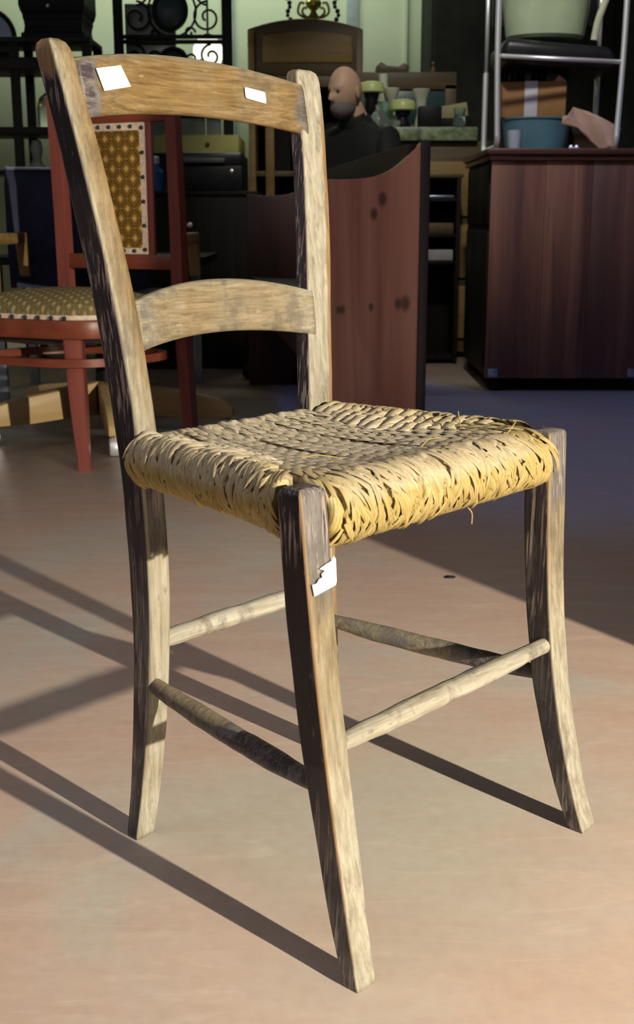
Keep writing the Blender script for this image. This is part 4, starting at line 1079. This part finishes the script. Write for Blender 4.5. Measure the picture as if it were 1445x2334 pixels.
# black office machine, blue bottle on a low dark cabinet
LC = thing('low_dark_cabinet', 'low dark cabinet behind the settle carrying a black machine', 'cabinet', (-0.62, 5.85, 0))
box('carcass', M['darkwood'], LC, -0.34, 0.34, -0.25, 0.25, 0.04, 0.79); box('top_board', M['darkwood'], LC, -0.35, 0.35, -0.26, 0.26, 0.79, 0.81)
box('plinth', M['black'], LC, -0.32, 0.32, -0.23, 0.23, 0.0, 0.04)
t = bmesh.new(); lathe(t, [(0.006, 0), (0.013, 0.012), (0.001, 0.02)], 10); bmesh.ops.transform(t, matrix=Matrix.Translation((0.04, -0.25, 0.66))@Matrix.Rotation(PI/2, 4, 'X'), verts=t.verts); obj('knob', t, M['chrome'], LC)
OM = thing('office_machine', 'black printer-like office machine on the low dark cabinet', 'machine', (-0.49, 5.80, 0.81))
box('body', M['black'], OM, -0.15, 0.15, -0.14, 0.16, 0, 0.115, 0.012); box('lid', M['blackleather'], OM, -0.145, 0.145, -0.10, 0.155, 0.115, 0.175, 0.012)
box('paper_tray', plain('grey_plastic', (0.06, 0.065, 0.065), 0.45), OM, -0.12, 0.07, -0.155, -0.10, 0.125, 0.145, 0.003)
t = bmesh.new(); lathe(t, [(0.001, 0), (0.008, 0.003), (0.001, 0.006)], 10); bmesh.ops.transform(t, matrix=Matrix.Translation((0.1, -0.14, 0.09))@Matrix.Rotation(PI/2, 4, 'X'), verts=t.verts); obj('button', t, M['chrome'], OM)
BB = thing('blue_bottle', 'blue plastic spray bottle on the low dark cabinet, seen through the reddish chair back', 'bottle', (-0.735, 5.66, 0.81))
t = bmesh.new(); lathe(t, [(0.03, 0), (0.034, 0.008), (0.034, 0.085), (0.014, 0.11), (0.013, 0.125)], 18); obj('body', t, M['bluebottle'], BB)
t = bmesh.new(); lathe(t, [(0.016, 0.122), (0.016, 0.150), (0.006, 0.155)], 14); obj('cap', t, M['cup'], BB)

# ------------------------------------------------------------------ shelf on the left with its things
LS = thing('metal_shelf', 'black metal shelving at the upper left against the green wall', 'shelf', (-1.45, 6.15, 0))
for x in (-0.52, 0.015, 0.36):
    for y in (-0.15, 0.15): box('post', M['iron'], LS, x-0.022, x+0.022, y-0.012, y+0.012, 0, 1.50, 0.003)
for z, h in ((1.497, 0.024), (1.375, 0.055), (1.08, 0.035), (0.895, 0.022), (0.60, 0.02), (0.1, 0.02)):
    if z == 1.375: box('shelf_board', M['iron'], LS, -0.54, 0.38, -0.17, 0.17, z, z+h, 0.003)
    else: box('shelf_board', M['iron'], LS, -0.54, 0.38, -0.17, 0.17, z, z+h, 0.003)
BP = thing('moulded_box', 'black moulded wooden box with a tiny knob on top of the metal shelving', 'box', (-1.245, 6.14, 1.5215))
t = bmesh.new(); lathe(t, [(0.150*1.414, 0), (0.150*1.414, 0.016), (0.138*1.414, 0.024), (0.134*1.414, 0.05), (0.137*1.414, 0.075), (0.141*1.414, 0.085), (0.141*1.414, 0.10), (0.149*1.414, 0.115), (0.155*1.414, 0.14), (0.155*1.414, 0.22)], 4)
bmesh.ops.rotate(t, verts=t.verts, matrix=Matrix.Rotation(PI/4, 3, 'Z')); obj('body', t, M['black'], BP, smooth=False)
t = bmesh.new(); lathe(t, [(0.004, 0), (0.008, 0.006), (0.001, 0.011)], 10); bmesh.ops.transform(t, matrix=Matrix.Translation((-0.015, -0.153, 0.135))@Matrix.Rotation(PI/2, 4, 'X'), verts=t.verts); obj('knob', t, M['chrome'], BP)
RM = thing('round_mirror', 'round mirror in a black frame at the left edge, in the metal shelving', 'mirror', (-1.655, 6.40, 1.398))
t = bmesh.new(); lathe(t, [(0.001, -0.008), (0.130, -0.008), (0.130, 0.004), (0.001, 0.006)], 36); bmesh.ops.transform(t, matrix=Matrix.Translation((0, 0, 0.142))@Matrix.Rotation(PI/2, 4, 'X'), verts=t.verts); obj('glass', t, M['mirror'], RM)
t = bmesh.new(); tube(t, [(0.132*math.cos(a*PI/18), -0.004, 0.142+0.132*math.sin(a*PI/18)) for a in range(36)], 0.013, 8, closed=True); obj('frame', t, M['black'], RM)
RM.location = (-1.655, 6.40, 1.430)
vase(-1.30, 6.10, 1.1155, [(0.06, 0), (0.062, 0.004), (0.062, 0.10), (0.05, 0.14), (0.02, 0.165), (0.008, 0.17), (0.012, 0.185), (0.001, 0.19)], 'glassclear', 'clear glass bell jar on the metal shelving beside the chair post', 'jar', 'bell_jar')
vase(-1.37, 6.08, 0.9175, [(0.035, 0), (0.04, 0.02), (0.02, 0.05), (0.03, 0.10), (0.022, 0.14), (0.001, 0.15)], 'ceramic', 'cream pottery figurine on the lower shelf, left of a pair', 'figurine', 'pottery_figurine')
vase(-1.255, 6.08, 0.9175, [(0.04, 0), (0.048, 0.03), (0.04, 0.08), (0.022, 0.11), (0.03, 0.125), (0.02, 0.126)], 'ceramic', 'squat cream pottery jug on the lower shelf, nearest the chair post', 'jug', 'pottery_jug')

# ------------------------------------------------------------------ seated man
def skin_mesh(nodes, edges, sub=2):
    """nodes: {name:(pos, r)}; edges between names; returns the evaluated mesh"""
    me = bpy.data.meshes.new('skin'); bm = bmesh.new(); sk = bm.verts.layers.skin.verify(); vv = {}
    for i, (k, (p, r)) in enumerate(nodes.items()):
        v = bm.verts.new(p); v[sk].radius = (r, r) if isinstance(r, float) else r; v[sk].use_root = (i == 0); vv[k] = v
    for a, b in edges: bm.edges.new((vv[a], vv[b]))
    bm.to_mesh(me); bm.free()
    o = bpy.data.objects.new('skin_tmp', me); COL.objects.link(o)
    o.modifiers.new('Skin', 'SKIN').use_smooth_shade = True; s = o.modifiers.new('Sub', 'SUBSURF'); s.levels = sub; s.render_levels = sub
    dg = bpy.context.evaluated_depsgraph_get(); dg.update()
    m2 = bpy.data.meshes.new_from_object(o.evaluated_get(dg)); bpy.data.objects.remove(o, do_unlink=True)
    return m2
PM = thing('person', 'bald bearded man in a black shirt sitting behind the settle, looking left', 'person', (0.16, 5.60, 0), math.radians(-38))
# local: faces -y; seated, hips at z 0.50
nodes = {'pelvis': ((0, 0.06, 0.53), (0.15, 0.12)), 'waist': ((0, 0.06, 0.70), (0.145, 0.115)), 'chest': ((0, 0.045, 0.95), (0.165, 0.12)), 'neck0': ((0, 0.025, 1.085), (0.085, 0.075)), 'neck': ((0, 0.0, 1.145), (0.056, 0.062)), 'skull': ((0, -0.035, 1.20), (0.055, 0.062))}
edges = [('pelvis', 'waist'), ('waist', 'chest'), ('chest', 'neck0'), ('neck0', 'neck'), ('neck', 'skull')]
for s, n in ((-1, 'l'), (1, 'r')):
    nodes.update({n+'sh': ((s*0.165, 0.035, 1.035), 0.064), n+'el': ((s*0.235, -0.03, 0.76), 0.048), n+'wr': ((s*0.16, -0.23, 0.62), 0.030), n+'pa': ((s*0.145, -0.29, 0.585), (0.036, 0.020)),
                  n+'hip': ((s*0.09, -0.02, 0.50), 0.085), n+'kn': ((s*0.13, -0.42, 0.50), 0.060), n+'an': ((s*0.13, -0.40, 0.09), 0.040), n+'to': ((s*0.135, -0.52, 0.035), (0.045, 0.032))})
    edges += [('chest', n+'sh'), (n+'sh', n+'el'), (n+'el', n+'wr'), (n+'wr', n+'pa'), ('pelvis', n+'hip'), (n+'hip', n+'kn'), (n+'kn', n+'an'), (n+'an', n+'to')]
    for k, (dx, ln) in enumerate(((-0.027, 0.070), (-0.009, 0.080), (0.009, 0.076), (0.026, 0.060))):
        b = Vector((s*0.145+dx, -0.318, 0.585)); nodes[n+'f%da' % k] = (b, 0.0095); nodes[n+'f%db' % k] = (b+Vector((0, -ln*0.55, -0.004)), 0.0085); nodes[n+'f%dc' % k] = (b+Vector((0, -ln, -0.022)), 0.0075)
        edges += [(n+'pa', n+'f%da' % k), (n+'f%da' % k, n+'f%db' % k), (n+'f%db' % k, n+'f%dc' % k)]
    b = Vector((s*0.145-s*0.034, -0.275, 0.585)); nodes[n+'ta'] = (b, 0.011); nodes[n+'tb'] = (b+Vector((-s*0.022, -0.035, -0.008)), 0.009); edges += [(n+'wr', n+'ta'), (n+'ta', n+'tb')]
bmesh_body = bmesh.new(); bm0 = skin_mesh(nodes, edges); bmesh_body.from_mesh(bm0)
# head: shaped from a sphere, joined into the body
hd = bmesh.new(); bmesh.ops.create_uvsphere(hd, u_segments=40, v_segments=32, radius=1.0)
for v in hd.verts:
    n = v.co.normalized(); x, y, z = n
    px, py, pz = x*0.076, y*0.096, z*0.120
    if z < 0: px *= 1-0.30*(-z)**1.3; py = py*(1-0.10*(-z)) - (0.012*(-z) if y < 0 else -0.0)
    if z < -0.2 and y > 0.2: py *= 1-0.35*min(1, (-z-0.2)*1.4)
    f = max(0, -y)
    g = lambda cx, cz, sx, sz: math.exp(-((x-cx)/sx)**2-((z-cz)/sz)**2)
    if f > 0.3:
        py -= 0.026*g(0, -0.20, 0.13, 0.13)+0.014*g(0, -0.02, 0.09, 0.16)          # nose
        py += 0.011*(g(0.36, 0.04, 0.17, 0.11)+g(-0.36, 0.04, 0.17, 0.11))        # eye sockets
        py -= 0.008*(g(0.34, 0.22, 0.24, 0.08)+g(-0.34, 0.22, 0.24, 0.08))        # brow
        py -= 0.005*g(0, -0.50, 0.20, 0.06)-0.003*g(0, -0.43, 0.26, 0.04)        # lips
        py -= 0.010*g(0, -0.80, 0.25, 0.16)                                       # chin
    v.co = Vector((px, py, pz))
tr = Matrix.Translation((0, -0.055, 1.235))@Matrix.Rotation(math.radians(-10), 4, 'Z')@Matrix.Rotation(math.radians(10), 4, 'X')@Matrix.Scale(0.86, 4)
bmesh.ops.transform(hd, matrix=tr, verts=hd.verts); merge(bmesh_body, hd)
for s in (-1, 1):
    e = bmesh.new(); bmesh.ops.create_uvsphere(e, u_segments=12, v_segments=10, radius=1)
    bmesh.ops.transform(e, matrix=tr@Matrix.Translation((s*0.078, 0.012, -0.012))@Matrix.Rotation(s*0.35, 4, 'Z')@Matrix.Diagonal((0.008, 0.019, 0.032, 1)), verts=e.verts); merge(bmesh_body, e)
body = obj('body', bmesh_body, M['skin'], PM, angle=80)
em = plain('eye', (0.05, 0.03, 0.02), 0.2)
for s in (-1, 1):
    e = bmesh.new(); bmesh.ops.create_uvsphere(e, u_segments=12, v_segments=8, radius=0.011); bmesh.ops.transform(e, matrix=tr@Matrix.Translation((s*0.028, -0.076, 0.006)), verts=e.verts); obj('eye', e, em, PM)
# beard, glasses
bd = bmesh.new(); bmesh.ops.create_uvsphere(bd, u_segments=28, v_segments=18, radius=1)
for v in bd.verts:
    x, y, z = v.co; v.co = Vector((x*0.063, -0.030+y*0.072, -0.078+z*0.058))
    v.co += Vector((noise.noise(v.co*60), noise.noise(v.co*60+Vector((5, 0, 0))), noise.noise(v.co*60+Vector((0, 9, 0)))))*0.003
bmesh.ops.transform(bd, matrix=tr, verts=bd.verts); obj('beard', bd, M['beard'], PM)
def clothes(name, keep, mat, grow):
    """garment cut from the body's own surface and let out along its normals"""
    b = bmesh.new(); b.from_mesh(bm0); b.normal_update()
    bmesh.ops.recalc_face_normals(b, faces=b.faces); b.normal_update()
    push = [(v, v.normal.copy()) for v in b.verts]
    bmesh.ops.delete(b, geom=[f for f in b.faces if not all(keep(v.co) for v in f.verts)], context='FACES')
    bmesh.ops.delete(b, geom=[v for v in b.verts if not v.link_faces], context='VERTS')
    for v in b.verts: v.co += v.normal*grow
    o = obj(name, b, mat, PM, angle=80); md = o.modifiers.new('Solidify', 'SOLIDIFY'); md.thickness = 0.004; md.offset = -1; return o
clothes('shirt', lambda c: 0.50 < c.z < 1.145 and not (c.z < 0.60 and c.y < -0.06) and not (c.y < -0.225 and c.z > 0.55), M['shirt'], 0.010)
clothes('trousers', lambda c: 0.06 < c.z < 0.615 and not (c.y < -0.16 and c.z > 0.575 and abs(c.x) > 0.09 and c.y > -0.38) and not (c.z > 0.56 and c.y < -0.2), M['trouser'], 0.008)
for s in (-1, 1):
    t = bmesh.new(); bx(t, s*0.135-0.05, s*0.135+0.05, -0.58, -0.345, 0.0, 0.10, 0.03, seg=3)
    for v in t.verts:
        if v.co.y < -0.42: v.co.z *= 0.72
    obj('shoe', t, M['black'], PM)
SC = thing('side_chair', 'pale wooden chair with slatted curved back that the bald man sits on', 'chair', (0.16, 5.60, 0), math.radians(-38))
box('seat', M['oakpanel'], SC, -0.21, 0.21, -0.16, 0.24, 0.375, 0.405, 0.008)
for x in (-0.19, 0.19):
    box('leg', M['oakpanel'], SC, x-0.016, x+0.016, -0.15, -0.118, 0, 0.376)
    t = bmesh.new(); tube(t, bez([(x, 0.215, 0), (x, 0.22, 0.4), (x, 0.26, 0.75), (x*0.95, 0.29, 1.02)], 6), 0.015, 10); obj('rear_leg', t, M['oakpanel'], SC)
for z, d in ((0.98, 0.288), (0.85, 0.275), (0.70, 0.258)):
    t = bmesh.new(); tube(t, bez([(-0.185, d-0.005, z), (0, d+0.025, z+0.02), (0.185, d-0.005, z)], 8), 0.017, 8); obj('back_slat', t, M['pale'], SC)

# specks on the floor
SPK = bmesh.new()
t = bmesh.new(); prism(t, [(-0.011, -0.006), (0.004, -0.010), (0.013, -0.003), (0.009, 0.007), (-0.004, 0.009)], 0.0, 0.0016, 'z'); o = obj('paint_chip', t, M['edge']); o.location = (0.262, 2.26, 0.0); tag(o, 'small dark chip lying on the floor beyond the straw chair', 'chip')
